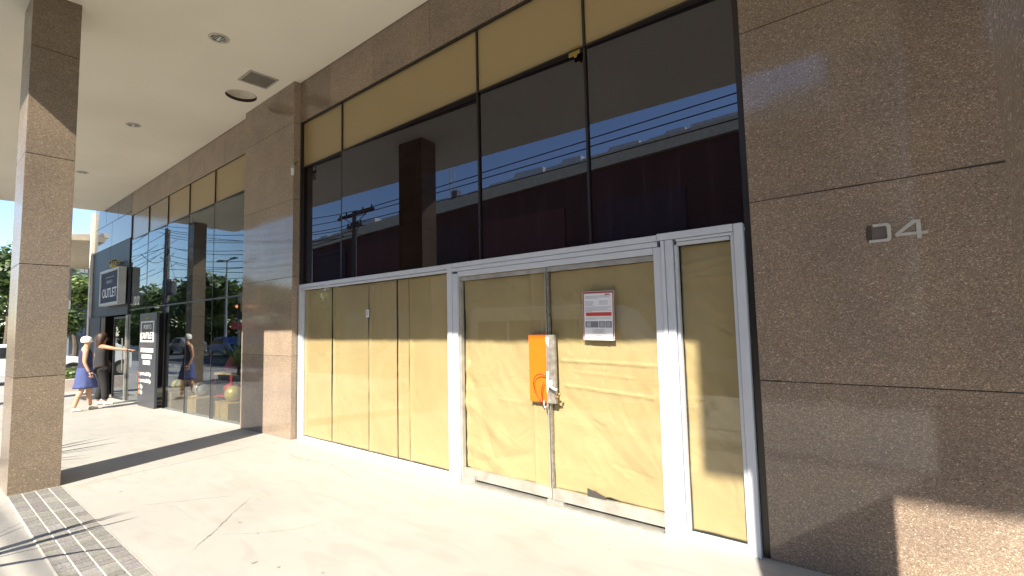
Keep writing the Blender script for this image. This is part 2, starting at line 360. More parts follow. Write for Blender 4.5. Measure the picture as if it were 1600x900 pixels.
# ------------------------------------------------------------------ columns
def joint_box(mb, x0, x1, y0, y1, z, e=.0015, h=.006, mi=1): mb.box(x0-e, x1+e, y0-e, y1+e, z-h/2, z+h/2, mi)
def column(x0, x1, label):
    y0, y1 = .65, 1.025
    cx, cy = (x0+x1)/2, (y0+y1)/2; g = gz(cx)
    root = empty('stone_column', (cx, cy, g), 0, label, 'column', 'granite columns under the soffit')
    zs = [-.1, 1.10, 2.21, 3.325, 4.44, cz(y0)-g+.02]
    for a, b_ in zip(zs[:-1], zs[1:]):
        m = MB(); m.box(x0-cx, x1-cx, y0-cy, y1-cy, a+.003, b_-.003); m.build('granite_slab', GC, root, bevel=.003)
    m = MB(); m.box(x0-cx+.006, x1-cx-.006, y0-cy+.006, y1-cy-.006, -.1, zs[-1]-.01); m.build('column_core', JOINT, root)
    return root
column(-7.32, -6.70, 'speckled brown granite column at the left edge, sunlit on its street side')
column(.128, .728, 'granite column close beside the camera, only its shaded edge in view')
column(-18.15, -17.55, 'granite column at the far end of the soffit, seen mirrored in the storefront glass')

# ------------------------------------------------------------------ right granite wall
mb = MB(); zs = [-.2, 1.11, 2.27, 3.43, 4.59, 5.12]
root = empty('granite_wall', (-.765, YF, 0), 0, 'large polished brown granite wall on the right carrying the metal numerals', 'wall')
for a, b_ in zip(zs[:-1], zs[1:]):
    for xa, xb in ((0, 2.30), (2.306, 4.6), (4.606, 6.9), (6.906, 9.7)):
        m = MB(); m.box(xa, xb, -.0, .35, a+.003, b_-.003); m.build('granite_slab', G, root, bevel=.002)
m = MB(); m.box(.004, 9.7, .004, .34, -.2, 5.1); m.build('mortar_joint', JOINT, root)
for a, b_, z, h in ((.95, 1.34, 2.270, .016), (.30, .62, 2.270, .009), (.01, .12, 1.11, .012)):
    m = MB(); m.prism([(a, z-.003), (b_, z-h/2), (b_, z+h/2), (a, z+.003)], 'y', -.0012, .003); m.build('joint_smear', JOINT, root)

# ------------------------------------------------------------------ pilaster between the shops
root = empty('stone_pilaster', (-7.5, 3.36, 0), 0, 'granite pilaster between the papered shop window and the glass storefront', 'pilaster')
zs = [-.3, 1.14, 2.25, 3.36, 4.48, 5.105]
for a, b_ in zip(zs[:-1], zs[1:]):
    m = MB(); m.box(-.80, .82, 0, .3, a+.0025, b_-.0025); m.build('granite_slab', GP, root, bevel=.002)
m = MB(); m.box(-.797, .817, .004, .29, -.3, 5.1); m.build('mortar_joint', JOINT, root)

# fascia over the shops
root = empty('stone_fascia', (0, YF, 4.51), 0, 'band of granite slabs under the soffit above the tan panels', 'fascia')
xs = [-.765, -2.87, -3.88, -4.92, -5.9, -6.685]
for a, b_ in zip(xs[:-1], xs[1:]):
    m = MB(); m.box(b_+.002, a-.002, 0, .3, 0, .60); m.build('granite_slab', GP, root, bevel=.002)
m = MB(); m.box(-6.68, -.77, .004, .28, .002, .59); m.build('mortar_joint', JOINT, root)
root = empty('stone_fascia', (0, YF, 4.51), 0, 'band of granite slabs above the glass storefront left of the pilaster', 'fascia')
xs = [-8.3, -9.42, -10.36, -11.2, -12.58, -13.9, -15.25]
for a, b_ in zip(xs[:-1], xs[1:]):
    m = MB(); m.box(b_+.002, a-.002, 0, .3, 0, .60); m.build('granite_slab', GP, root, bevel=.002)
m = MB(); m.box(-15.2, -8.31, .004, .28, .002, .59); m.build('mortar_joint', JOINT, root)

# ------------------------------------------------------------------ upper window over the papered shop
YG = 3.49
root = empty('upper_window', (0, YG, 2.14), 0, 'dark reflective glass band with tan panels above the papered shop front', 'window')
xm = [-6.68, -5.65, -3.21, -1.98, -.80]; dl = -R(1.8)
for a, b_ in zip(xm[:-1], xm[1:]):
    c = (a+b_)/2; w = (b_-a)/2-.012
    m = MB(); m.box(-w, w, 0, .01, .012, 3.825-2.14); p = m.build('glass_pane', DGLASS, root); p.location = (c, .035, 0); p.rotation_euler = (0, 0, -dl)
    m = MB(); m.box(-w, w, 0, .02, 3.84-2.14, 4.505-2.14); p = m.build('tan_panel', YEL, root); p.location = (c, .012, 0)
for x in xm[1:-1]:
    m = MB(); m.box(x-.009, x+.009, -.006, .09, .0, 2.36); m.build('mullion', DARKF, root)
m = MB(); m.box(-6.68, -6.655, -.03, .09, 0, 2.36); m.box(-.805, -.768, -.02, .09, -2.14, 2.36); m.build('edge_frame', DARKF, root)
m = MB(); m.box(-6.65, -.81, -.010, .09, 1.687, 1.702); m.build('transom', DARKF, root)
m = MB(); m.box(-6.65, -.81, -.02, .03, 2.352, 2.366); m.build('top_trim', DARKF, root)
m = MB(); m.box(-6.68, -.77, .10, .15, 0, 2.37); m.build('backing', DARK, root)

# ------------------------------------------------------------------ frames (white aluminium)
YW = 3.44                                               # front of the white frames
def bar(root, name, x0, x1, z0, z1, y0=0.0, y1=.06, mat=None, bev=.004):
    m = MB(); m.box(x0, x1, y0, y1, z0, z1); return m.build(name, mat or ALU, root, bevel=bev)
def pane(root, name, x0, x1, z0, z1, y, mat=CLEAR):
    m = MB(); m.box(x0, x1, y, y+.006, z0, z1); return m.build(name, mat, root)
win = empty('shop_window', (0, YW, 0), 0, 'wide white framed shop window covered inside with kraft paper', 'window')
f = bar(win, 'frame', -6.655, -6.60, .0, 2.135)
bar(win, 'head_rail', -6.597, -3.63, 2.085, 2.135); bar(win, 'head_rail', -6.597, -3.63, 2.055, 2.080, .012, .06)
bar(win, 'sill_rail', -6.597, -3.63, .0, .045); bar(win, 'frame', -6.597, -6.575, .048, 2.052, .012, .06)
pane(win, 'glass_pane', -6.573, -3.632, .048, 2.052, .045)
door = empty('double_door', (0, YW, 0), 0, 'papered double glass door in a white frame with orange lock plate', 'door')
bar(door, 'door_post', -3.625, -3.555, 0, 2.135, -.01, .07); bar(door, 'door_post', -3.552, -3.485, 0, 2.028, -.004, .07)
bar(door, 'door_head', -3.552, -1.40, 2.092, 2.135, -.01, .07); bar(door, 'door_head', -3.552, -1.40, 2.050, 2.088, -.004, .07); bar(door, 'door_head', -3.482, -1.436, 1.998, 2.046, .0, .07)
bar(door, 'door_post', -1.433, -1.375, 0, 2.046, -.0, .07); bar(door, 'door_post', -1.372, -1.345, 0, 2.089, -.01, .07)
# leaves: frameless glass with shoe rails
for x0, x1, yy in ((-3.478, -2.425, .045), (-2.412, -1.438, .035)):
    lf = bar(door, 'door_leaf', x0, x1, .035, .125, yy-.012, yy+.03, ALU2)
    bar(lf, 'top_rail', x0, x1, 1.955, 1.993, yy-.010, yy+.028, ALU2)
    pane(lf, 'glass_pane', x0+.001, x1-.001, .127, 1.953, yy+.004)
bar(door, 'edge_trim', -2.440, -2.428, .127, 1.95, .030, .060, ALU2, .001)
bar(door, 'edge_trim', -2.413, -2.404, .127, 1.95, .022, .060, STEEL, .001)
bar(door, 'side_seal', -3.480, -3.455, .03, 1.95, .02, .06, ALU2, .001)
bar(door, 'floor_pivot', -3.475, -3.30, .0, .07, .015, .055, ALU2, .002); bar(door, 'floor_pivot', -2.46, -2.30, .005, .034, .01, .05, ALU2, .002)
bar(door, 'threshold', -3.48, -1.44, 0, .012, -.03, .07, ALU2, .001)
side = empty('side_window', (0, YW, 0), 0, 'narrow papered side window between the door and the granite wall', 'window')
bar(side, 'frame', -1.342, -1.285, 0, 2.089, -.004, .06); bar(side, 'frame', -1.280, -1.262, .05, 2.05, .014, .06)
bar(side, 'head_rail', -1.398, -.872, 2.092, 2.142, -.010, .06); bar(side, 'head_rail', -1.262, -.872, 2.071, 2.089, .0, .06); bar(side, 'head_rail', -1.262, -.90, 2.045, 2.068, .014, .06)
bar(side, 'frame', -.868, -.812, 0, 2.142, -.006, .06); bar(side, 'frame', -.893, -.872, .05, 2.072, .008, .06)
bar(side, 'sill_rail', -1.282, -.872, 0, .045, .004, .06)
pane(side, 'glass_pane', -1.258, -.897, .047, 2.043, .045)
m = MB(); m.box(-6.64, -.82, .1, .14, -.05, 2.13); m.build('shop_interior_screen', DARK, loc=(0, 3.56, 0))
tag(bpy.data.objects['shop_interior_screen'], kind='structure')

# ------------------------------------------------------------------ kraft paper sheets
def sheet(x0, x1, z0, z1, y, label, seed, creases=(), wave=.004, curl=.0, bottom=None, topdrop=0):
    nx = max(10, int((x1-x0)/.010)); nz = 170; vs = []; fs = []; rc = random.Random(seed*31+5); creases = list(creases)
    for _ in range(max(2, int((x1-x0)*(26 if wave > .005 else 5)))):
        a0 = rc.uniform(x0, x1); b0 = rc.uniform(z0, z1); an = rc.choice([rc.gauss(0, .25), rc.gauss(-.8, .3), rc.gauss(1.57, .2)]) if wave > .005 else 1.57+rc.gauss(0, .05); L_ = rc.uniform(.08, .4)*(1 if wave > .005 else 2.5)
        creases.append((a0, b0, a0+L_*math.cos(an), b0+L_*math.sin(an), rc.choice([-1, 1])*rc.uniform(.0015, .0045), rc.uniform(.010, .022)))
    for j in range(nz+1):
        for i in range(nx+1):
            u = i/nx; v = j/nz; x = x0+(x1-x0)*u; zb = z0 + (bottom(x) if bottom else 0); z = zb+(z1-zb)*v
            q = Vector((x*2.3+seed*7, z*1.7, seed)); d = noise.noise(q)*wave*1.6 + noise.noise(q*3.1)*wave*.7 + abs(noise.noise(Vector((x*6+z*5, z*2-x*3, seed+3))))*wave*.9
            for (cx0, cz0, cx1, cz1, amp, wd) in creases:
                a = Vector((cx0, cz0)); b_ = Vector((cx1, cz1)); p = Vector((x, z)); t = max(0, min(1, (p-a).dot(b_-a)/(b_-a).length_squared))
                r_ = (p-(a+(b_-a)*t)).length + .006*noise.noise(Vector((x*20, z*20, 1))); d += amp*max(0, 1-abs(r_)/wd)
            e = min(u, 1-u)*(x1-x0); d += -curl*max(0, 1-e/.035)
            wob = .006*noise.noise(Vector((z*1.5, seed, 0)))
            vs.append((x+(wob if u in (0, 1) else wob*.5), y+d, z))
    for j in range(nz):
        for i in range(nx): a = j*(nx+1)+i; fs.append((a, a+1, a+nx+2, a+nx+1))
    m = MB(); m.add(vs, fs); o = m.build('kraft_paper_sheet', PAPER, smooth=True)
    sm = o.modifiers.new('thickness', 'SOLIDIFY'); sm.thickness = .0006
    return tag(o, label, 'paper sheet', 'kraft paper sheets taped inside the glass')
YP = YW+.068
sheet(-6.572, -5.880, .05, 2.05, YP, 'leftmost kraft paper strip in the wide shop window', 1, [(-5.95, .05, -5.9, 2.0, -.006, .02)], curl=.012)
sheet(-5.864, -5.075, .05, 2.05, YP+.006, 'second kraft paper strip from the left in the wide window', 2, [(-5.78, .1, -5.80, 1.4, .006, .015)], curl=.012)
sheet(-5.060, -4.524, .05, 2.05, YP+.004, 'middle kraft paper strip in the wide window', 3, [], curl=.014)
sheet(-4.514, -4.318, .05, 2.05, YP+.008, 'narrow kraft paper strip in the wide window', 4, [], curl=.010)
sheet(-4.304, -3.63, .05, 2.05, YP+.004, 'rightmost kraft paper strip in the wide window beside the door post', 5, [(-4.0, .1, -3.7, .8, .005, .05)], curl=.014)
sheet(-3.455, -2.60, .10, 1.955, YP+.012, 'wrinkled kraft paper on the left door leaf', 6, [(-3.44, .75, -3.0, .45, -.014, .10), (-3.44, .35, -2.9, .15, -.012, .09), (-3.40, 1.0, -3.1, .25, .010, .08), (-3.3, .2, -2.7, .35, .008, .06)], wave=.010, curl=.006, bottom=lambda x: .02 if x > -2.75 else .0+.03*max(0, (-3.35-x)/.1))
sheet(-2.62, -2.44, .10, 1.955, YP+.004, 'narrow kraft paper overlap left of the lock plate', 7, [], curl=.008)
def torn(x):
    return .045*max(0, 1-abs(x+2.03)/.06)+.02*max(0, 1-abs(x+1.9)/.09) if -2.10 < x < -1.78 else 0
sheet(-2.405, -1.440, .12, 1.955, YP+.006, 'creased kraft paper on the right door leaf behind the notice', 8,
      [(-2.32, 1.19, -1.45, 1.17, -.009, .018), (-2.2, 1.10, -1.65, 1.07, -.005, .012), (-2.28, .98, -1.5, .93, -.009, .018), (-2.3, .9, -1.6, .3, .008, .08), (-1.5, .9, -1.9, .2, -.008, .1), (-1.46, 1.25, -1.7, .7, .008, .06)], wave=.009, curl=.005, bottom=torn)
sheet(-1.258, -.897, .05, 2.042, YP+.006, 'kraft paper in the narrow side window with sagging folds near the top', 9,
      [(-1.25, 1.90, -.91, 1.94, -.008, .02), (-1.25, 1.82, -.95, 1.88, -.006, .015), (-1.25, 1.80, -.9, 1.80, -.007, .02), (-1.25, 1.1, -1.0, .9, .007, .06), (-1.2, .9, -.95, .6, -.007, .06), (-1.25, .5, -1.05, .9, .006, .05)], wave=.008)

# small things on the door --------------------------------------------------
lock = empty('lock_plate', (-2.52, YW+.028, 1.12), 0, 'bright orange steel plate bolted over the left door leaf edge', 'lock plate')
m = MB(); m.box(-.100, .090, -.010, -.004, -.285, .290); m.build('orange_plate', ORANGE, lock, bevel=.002)
m = MB(); m.box(-.100, -.092, -.004, .012, -.285, .29); m.box(.082, .09, -.004, .012, -.285, .29); m.box(-.06, .06, -.004, .004, -.29, -.27); m.build('plate_flange', ORANGE, lock)
lk2 = empty('door_lock', (-2.37, YW+.02, 1.12), 0, 'scratched grey steel lock case with a white lever handle', 'lock')
m = MB(); m.box(-.048, .040, -.030, .002, -.285, .290); m.build('lock_case', STEEL, lk2, bevel=.004)
m = MB(); m.prism([(-.046, .27), (-.02, .27), (-.014, .23), (-.022, .19), (-.035, .215), (-.044, .235)], 'y', -.0325, -.0305); m.build('worn_patch', WHITE, lk2); m = MB(); m.prism([(-.046, -.02), (-.020, -.02), (-.03, -.10), (-.026, -.16), (-.046, -.2)], 'y', -.0325, -.0305); m.build('worn_patch', WHITE, lk2)
m = MB(); m.lathe([(0, 0), (.026, 0), (.026, .012), (.015, .02), (0, .02)], 20); hd = m.build('handle_rose', WHITE, lk2); hd.rotation_euler = (R(90), 0, 0); hd.location = (-.010, -.030, -.12)
m = MB(); m.tube([(-.010, -.045, -.12), (-.008, -.07, -.122), (.02, -.078, -.135), (.06, -.078, -.155), (.085, -.075, -.160)], [.013, .012, .010, .009, .008], 10); m.build('lever_handle', WHITE, lk2, smooth=True)
m = MB(); m.tube([(.03, -.02, -.235), (.055, -.045, -.232), (.085, -.052, -.225), (.093, -.052, -.205), (.092, -.05, -.19)], [.010, .010, .009, .009, .010], 10); m.build('hook', BRASS, lk2, smooth=True)
pts = [(x_, YW-.004-.010*math.sin(k_*.5), z_) for k_, (x_, z_) in enumerate([(-2.425, 1.062), (-2.446, 1.069), (-2.475, 1.076), (-2.50, 1.073), (-2.53, 1.058), (-2.55, 1.035), (-2.562, 1.005), (-2.563, .975), (-2.556, .935), (-2.54, .898), (-2.51, .858), (-2.476, .822), (-2.468, .835), (-2.472, .87), (-2.476, .917), (-2.466, .96), (-2.451, 1.01)])]
m = MB(); m.tube(pts, .0042, 8); tag(m.build('cable_loop', REDC, smooth=True), 'thin red cable looped over the orange lock plate', 'cable')
m = MB(); m.tube([(-2.455, YW-.005, .86), (-2.45, YW-.012, .82), (-2.44, YW-.01, .79), (-2.425, YW, .81), (-2.41, YW-.008, .845), (-2.385, YW-.012, .86)], .007, 8)
tag(m.build('twisted_wire', ALU2, smooth=True), 'grey wire twisted through the bottom of the lock plates', 'wire')

# notice poster
po = empty('notice_poster', (-1.92, YW+.022, 1.56), 0, 'white printed notice with a maroon border taped on the right door leaf', 'poster'); po.rotation_euler = (0, R(1.0), 0)
m = MB(); m.box(-.140, .140, 0, .001, -.195, .195); m.build('printed_sheet', SHEET, po)
m = MB(); m.box(-.137, -.128, -.001, .0, -.192, .192); m.box(.128, .137, -.001, 0, -.192, .192); m.box(-.1279, .1279, -.001, 0, .178, .192); m.build('border', MAROON, po)
m = MB(); m.box(-.112, .118, -.001, 0, -.003, .026); m.build('red_heading', REDINK, po)
m = MB(); m.box(.06, .105, -.001, 0, .163, .172); m.build('red_tab', MAROON, po)
random.seed(11)
def ln_(x0, x1, z0, z1, nm='printed_line', mt=None, y0=-.001, y1=0):
    m = MB(); m.box(x0, x1, y0, y1, z0, z1); m.build(nm, mt or INK2, po)
z = .158
for wdt, al in ((.235, 0), (.22, 0), (.12, 0)): ln_(-.118, -.118+wdt, z-.0032, z); z -= .0085
z = .118
for k in range(5):
    ln_(-.118, -.118+random.uniform(.06, .09), z-.003, z)
    if k != 4: ln_(.01, .01+random.uniform(.05, .1), z-.003, z)
    z -= .0088
z = .070
for wdt in (.235, .228, .20, .235, .06): ln_(-.118, -.118+wdt, z-.003, z); z -= .0085
for z, wdt in ((-.018, .15), (-.026, .10)): ln_(-.118, -.118+wdt, z-.003, z)
ln_(.02, .11, -.022, -.018)
for z, wdt in ((-.108, .12), (-.116, .09), (-.124, .12), (-.132, .08), (-.140, .13), (-.158, .06)): ln_(-wdt/2, wdt/2, z-.003, z)
for q in ((-.118, 0), (.006, .058), (.064, .118)): ln_(q[0], q[1], -.095, -.045, 'grey_block', INK)
for q in ((-.106, -.068), (.014, .050), (.073, .109)): ln_(q[0], q[1], -.089, -.052, 'pale_square', INK2, -.0018, -.001)
# small sticker on the wide window and a patch on the tan panel
m = MB(); m.box(-.03, .03, 0, .001, -.045, .045); o = m.build('small_sticker', SHEET, loc=(-5.07, YW+.043, 1.68)); tag(o, 'small pale sticker on the glass of the wide papered window', 'sticker')
for k in range(6):
    m = MB(); m.box(-.022, .02-.006*(k % 2), -.001, 0, .028-k*.011, .033-k*.011); m.build('printed_line', INK, o)
m = MB(); m.prism([(-2.13, 3.86), (-2.02, 3.865), (-2.02, 3.80), (-2.05, 3.79), (-2.055, 3.77), (-2.075, 3.77), (-2.08, 3.79), (-2.13, 3.79)], 'y', 3.486, 3.492)
tag(m.build('tape_patch', plain('yellow_tape', (.32, .22, .04), .5)), 'yellow tape patch on the lower corner of a tan panel', 'tape')
m = MB(); m.prism([(-.05, 0), (.12, 0), (.10, .025), (.03, .045), (-.05, .06)], 'y', 0, .004)
tag(m.build('paper_scrap', plain('black_scrap', (.05, .045, .04), .8), loc=(-2.03, YW+.031, .127)), 'dark scrap under the torn lower edge of the door paper', 'scrap')
# sensor on the pilaster reveal
se = empty('security_sensor', (-6.665, 3.37, 3.80), 0, 'small white sensor clamped on the pilaster edge beside the tan panels', 'sensor')
m = MB(); m.box(-.018, .018, -.045, -.015, -.10, .0); m.build('sensor_body', WHITE, se, bevel=.004)
m = MB(); m.box(-.03, .045, -.035, -.012, .004, .04); m.build('bracket', STEEL, se, bevel=.002)
m = MB(); m.tube([(.04, -.02, .02), (.05, -.01, .08), (.035, .03, .10)], .006, 6); m.build('cable', BLKP, se)

# numerals "04": the nought has lost its left part
nu = empty('metal_numeral', (-.09, YF, 1.975), 0, 'broken metal nought with only its right half left on the granite', 'numeral')
t_ = .016
out = [(-.035, .052), (.032, .052), (.042, .046), (.047, .036), (.047, -.036), (.042, -.046), (.032, -.052), (-.055, -.052), (-.055, -.037), (.024, -.037), (.030, -.031), (.030, .031), (.024, .037), (-.032, .037)]
m = MB(); m.prism(out, 'y', -.010, -.001); m.build('numeral_body', NUM, nu)
m = MB(); m.prism([(-.062, .045), (-.040, .050), (-.040, -.034), (-.06, -.045), (-.07, -.02), (-.068, .02)], 'y', -.0012, -.0004); m.prism([(-.037, .036), (.022, .036), (.028, -.036), (-.037, -.036)], 'y', -.0010, -.0004, 1); m.build('glue_stain', [STAIN, plain('old_glue', (.12, .095, .085), .7)], nu)
n4 = empty('metal_numeral', (.045, YF, 1.975), 0, 'metal numeral 4 on the granite wall, right of the broken nought', 'numeral')
m = MB()
m.prism([(.022, .052), (.042, .052), (.042, -.052), (.022, -.052)], 'y', -.010, -.001)
m.prism([(-.070, -.030), (.0215, -.030), (.0215, -.014), (-.070, -.014)], 'y', -.010, -.001)
m.prism([(.0425, -.030), (.070, -.030), (.070, -.014), (.0425, -.014)], 'y', -.010, -.001)
m.prism([(-.070, -.0135), (-.045, -.0135), (.0215, .036), (.0215, .052), (.006, .052)], 'y', -.010, -.001); m.build('numeral_body', NUM, n4)

# ------------------------------------------------------------------ soffit fittings
def downlight(x, y, label, r=.085):
    z = cz(y)-.001; o = empty('recessed_downlight', (x, y, z), 0, label, 'ceiling light', 'round downlights recessed in the soffit'); o.rotation_euler = (R(1.32), 0, 0)
    m = MB(); m.lathe([(r*.82, -.004), (r*.86, -.010), (r*1.12, -.006), (r*1.15, .0)], 32); m.build('trim_ring', plain('ring_cream', (.50, .45, .36), .4), o, smooth=True)
    m = MB(); m.lathe([(r*.82, -.004), (r*.7, .0), (0.0001, .0)], 28); m.build('reflector', plain('dull_reflector', (.10, .09, .075), .25, .6), o)
    m = MB()
    for k in (-.4, 0.0, .4): m.box(k*r-.003, k*r+.003, -r*.7, r*.7, -.006, -.001)
    m.tube([(-r*.5, 0, -.008), (r*.5, 0, -.008)], .010, 8); m.build('lamp_tube', WHITE, o)
    return o
downlight(-6.30, 2.225, 'nearest round downlight in the cream soffit', .10)
downlight(-10.1, 2.27, 'second round downlight in the soffit, beyond the open dome fitting', .10)
downlight(-13.9, 2.25, 'farthest small round downlight in the soffit', .10)
o = empty('ceiling_vent', (-7.0, 2.995, cz(2.995)-.001), 0, 'square slatted vent grille in the soffit near the pilaster', 'vent'); o.rotation_euler = (R(1.32), 0, 0)
m = MB(); m.box(-.20, .20, -.20, -.175, -.012, 0); m.box(-.20, .20, .175, .20, -.012, 0); m.box(-.20, -.175, -.1749, .1749, -.012, 0); m.box(.175, .20, -.1749, .1749, -.012, 0); m.build('vent_frame', plain('vent_cream', (.44, .40, .32), .5), o)
m = MB()
for k in range(13): m.box(-.174, .174, -.168+k*.028, -.156+k*.028, -.010, -.003)
m.build('slat', plain('vent_grey', (.30, .275, .23), .5), o)
m = MB(); m.box(-.1745, .1745, -.1745, .1745, -.0025, -.0015); m.build('dark_back', DARKF, o)
# open dome fitting: real hole in the slab with a bowl inside
cut = MB(); cut.lathe([(.0001, -.1), (.215, -.1), (.215, .16), (.0001, .16)], 40); co = cut.build('cutter', CEIL); co.location = (-7.70, 3.045, cz(3.045))
bo = ceil_o.modifiers.new('hole', 'BOOLEAN'); bo.object = co; bo.operation = 'DIFFERENCE'; bo.solver = 'EXACT'
dg = bpy.context.evaluated_depsgraph_get(); me2 = bpy.data.meshes.new_from_object(ceil_o.evaluated_get(dg)); ceil_o.modifiers.clear(); ceil_o.data = me2; bpy.data.objects.remove(co)
o = empty('dome_fitting', (-7.70, 3.045, cz(3.045)), 0, 'open round ceiling recess with a pale dome beside the vent grille', 'ceiling light')
m = MB(); m.lathe([(.212, .0), (.212, .05)], 40); m.build('dark_rim', plain('maroon_rim', (.045, .022, .02), .6), o, smooth=True)
m = MB(); m.lathe([(.212, .05), (.19, .085), (.14, .115), (.07, .130), (.0001, .135)], 40); m.build('dome', plain('dome_cream', (.62, .56, .45), .5), o, smooth=True)

# ================================================================== GLASS STOREFRONT (left)
st = empty('glass_storefront', (0, YF, 0), 0, 'mirror like glass storefront with black mullions beyond the pilaster', 'storefront')
xv = [-8.30, -9.83, -11.14, -12.44, -13.80, -15.20]; d1 = -R(1.2)
for a, b_ in zip(xv[:-1], xv[1:]):
    c = (a+b_)/2; w = (a-b_)/2-.008
    lo = MB(); lo.box(-w, w, 0, .006, -.16, 2.085); p = lo.build('glass_pane', STORE, st); p.location = (c, .018, 0); p.rotation_euler = (0, 0, -d1)
    hi = MB(); hi.box(-w, w, 0, .006, 2.115, 3.86); p = hi.build('glass_pane', STORE, st); p.location = (c, .018, 0); p.rotation_euler = (0, 0, -d1)
    tp = MB(); tp.box(-w, w, 0, .03, 3.885, 4.505); tp.build('tan_panel', YEL if a > -12 else plain('tan_spandrel_greyer', (.30, .25, .16), .2, var=.05), st, loc=(c, .02, 0))  # the far panels get a greyer, smoother tan
    m = MB(); m.box(b_-.006, b_+.006, .0, .06, -.2, 4.51); m.build('mullion', DARKF, st)
m = MB(); m.box(-15.2, -8.3, .008, .06, 2.087, 2.113); m.build('transom', DARKF, st)
m = MB(); m.box(-15.2, -8.3, .004, .06, 3.862, 3.883); m.build('transom', DARKF, st)
m = MB(); m.box(-15.2, -8.3, .002, .06, 4.506, 4.512); m.build('transom', DARKF, st)
m = MB(); m.box(-15.2, -8.3, -.01, .06, -.3, -.15); m.build('bottom_rail', DARKF, st)
text('street_number', '1212', .30, (-14.55, -.004, 2.20), WHITE, st, bold=.006, sx=.85)
# entrance bay
eb = empty('store_entrance', (0, YF, 0), 0, 'dark clad entrance bay with open glass door below the outlet sign', 'entrance')
for a, b_ in ((-15.21, -17.1), (-17.11, -19.1)):
    m = MB(); m.box(b_+.004, a-.004, -.02, .05, 2.0, 3.93); m.build('black_panel', BLACK, eb, bevel=.003)
    m = MB(); m.box(b_+.004, a-.004, -.004, .05, 3.95, 4.62); m.build('grey_panel', SHINY, eb, bevel=.003)
for a, b_ in ((-15.26, -16.5), (-16.51, -17.8), (-17.81, -19.1)):
    m = MB(); m.box(b_+.004, a-.004, -.003, .05, 4.635, 5.12 if b_ > -18 else 5.4); m.build('grey_panel', SHINY, eb, bevel=.003)
m = MB(); m.box(-19.1, -17.75, -.06, .05, -.4, 1.992); m.build('black_panel', BLACK, eb, bevel=.003)
m = MB(); m.box(-17.74, -17.68, -.04, .04, -.3, 1.98); m.build('door_jamb', ALU2, eb); m = MB(); m.box(-15.26, -15.21, -.04, .04, -.3, 1.98); m.build('door_jamb', ALU2, eb)
m = MB(); m.box(-16.45, -16.42, -.02, .03, -.2, 1.95); m.box(-15.30, -15.27, -.02, .03, -.2, 1.95); m.box(-16.42, -15.30, -.02, .03, -.2, -.12); m.box(-16.42, -15.30, -.02, .03, 1.90, 1.95); f = m.build('door_leaf', BLKP, eb)
m = MB(); m.box(-16.415, -15.305, .0, .008, -.115, 1.895); m.build('glass_pane', STORE, f)
m = MB(); m.tube([(-15.40, -.05, .6), (-15.40, -.06, 1.4)], .015, 8); m.build('pull_handle', STEEL, f)
m = MB(); m.box(-17.7, -15.2, -.55, .0, -.22, -.17); m.build('door_mat', plain('dark_mat', (.05, .05, .052), .9), eb)
# end wall of the building
m = MB(); m.box(-19.28, -19.10, 3.38, 12, -.4, 5.2); tag(m.build('end_wall', plain('cream_render', (.74, .68, .56), .8)), 'narrow cream rendered end of the building beside the outlet entrance', 'wall')
# sign box
sg = empty('sign_box', (-16.2, 3.40, 2.73), 0, 'grey framed dark sign box lettered OUTLET above the store entrance', 'sign')
m = MB(); w, h = .945, .47
m.box(-w, w, -.16, 0, h-.07, h); m.box(-w, w, -.16, 0, -h, -h+.07); m.box(-w, -w+.09, -.16, 0, -h+.07, h-.07); m.box(w-.09, w, -.16, 0, -h+.07, h-.07); m.build('sign_frame', plain('sign_grey', (.46, .47, .46), .4), sg, bevel=.006)
m = MB(); m.box(-w+.09, w-.09, -.135, 0, -h+.07, h-.07); m.build('sign_face', plain('sign_navy', (.05, .06, .095), .65, spec=.2), sg)
text('lettering', 'OUTLET', .34, (0, -.14, -.26), plain('letter_white', (.7, .72, .75), .4), sg, bold=.004, sx=1.12)
text('lettering', 'PORTO', .12, (0, -.14, .10), plain('letter_grey', (.4, .42, .45), .4), sg, sx=1.4)
m = MB(); m.box(-.42, .42, -.14, -.135, .26, .272); m.build('rule', plain('letter_grey2', (.4, .42, .45), .4), sg)
cr = empty('crown_ornament', (-16.0, 3.36, 3.22), 0, 'small golden crown ornament standing over the sign box', 'ornament'); cr.scale = (.42, .42, .62)
m = MB(); m.lathe([(.24, 0), (.26, .04), (.24, .08), (.25, .12)], 24, (0, -.10, 0)); m.build('crown_band', GOLD, cr)
m = MB()
for k in range(8):
    a = k*math.pi/4; m.tube([(.24*math.cos(a), -.10+.24*math.sin(a), .1), (.28*math.cos(a), -.10+.28*math.sin(a), .24), (.05*math.cos(a), -.10+.05*math.sin(a), .34)], [.03, .035, .02], 8)
m.ball((0, -.10, .37), .05); m.build('crown_arch', GOLD, cr, smooth=True)
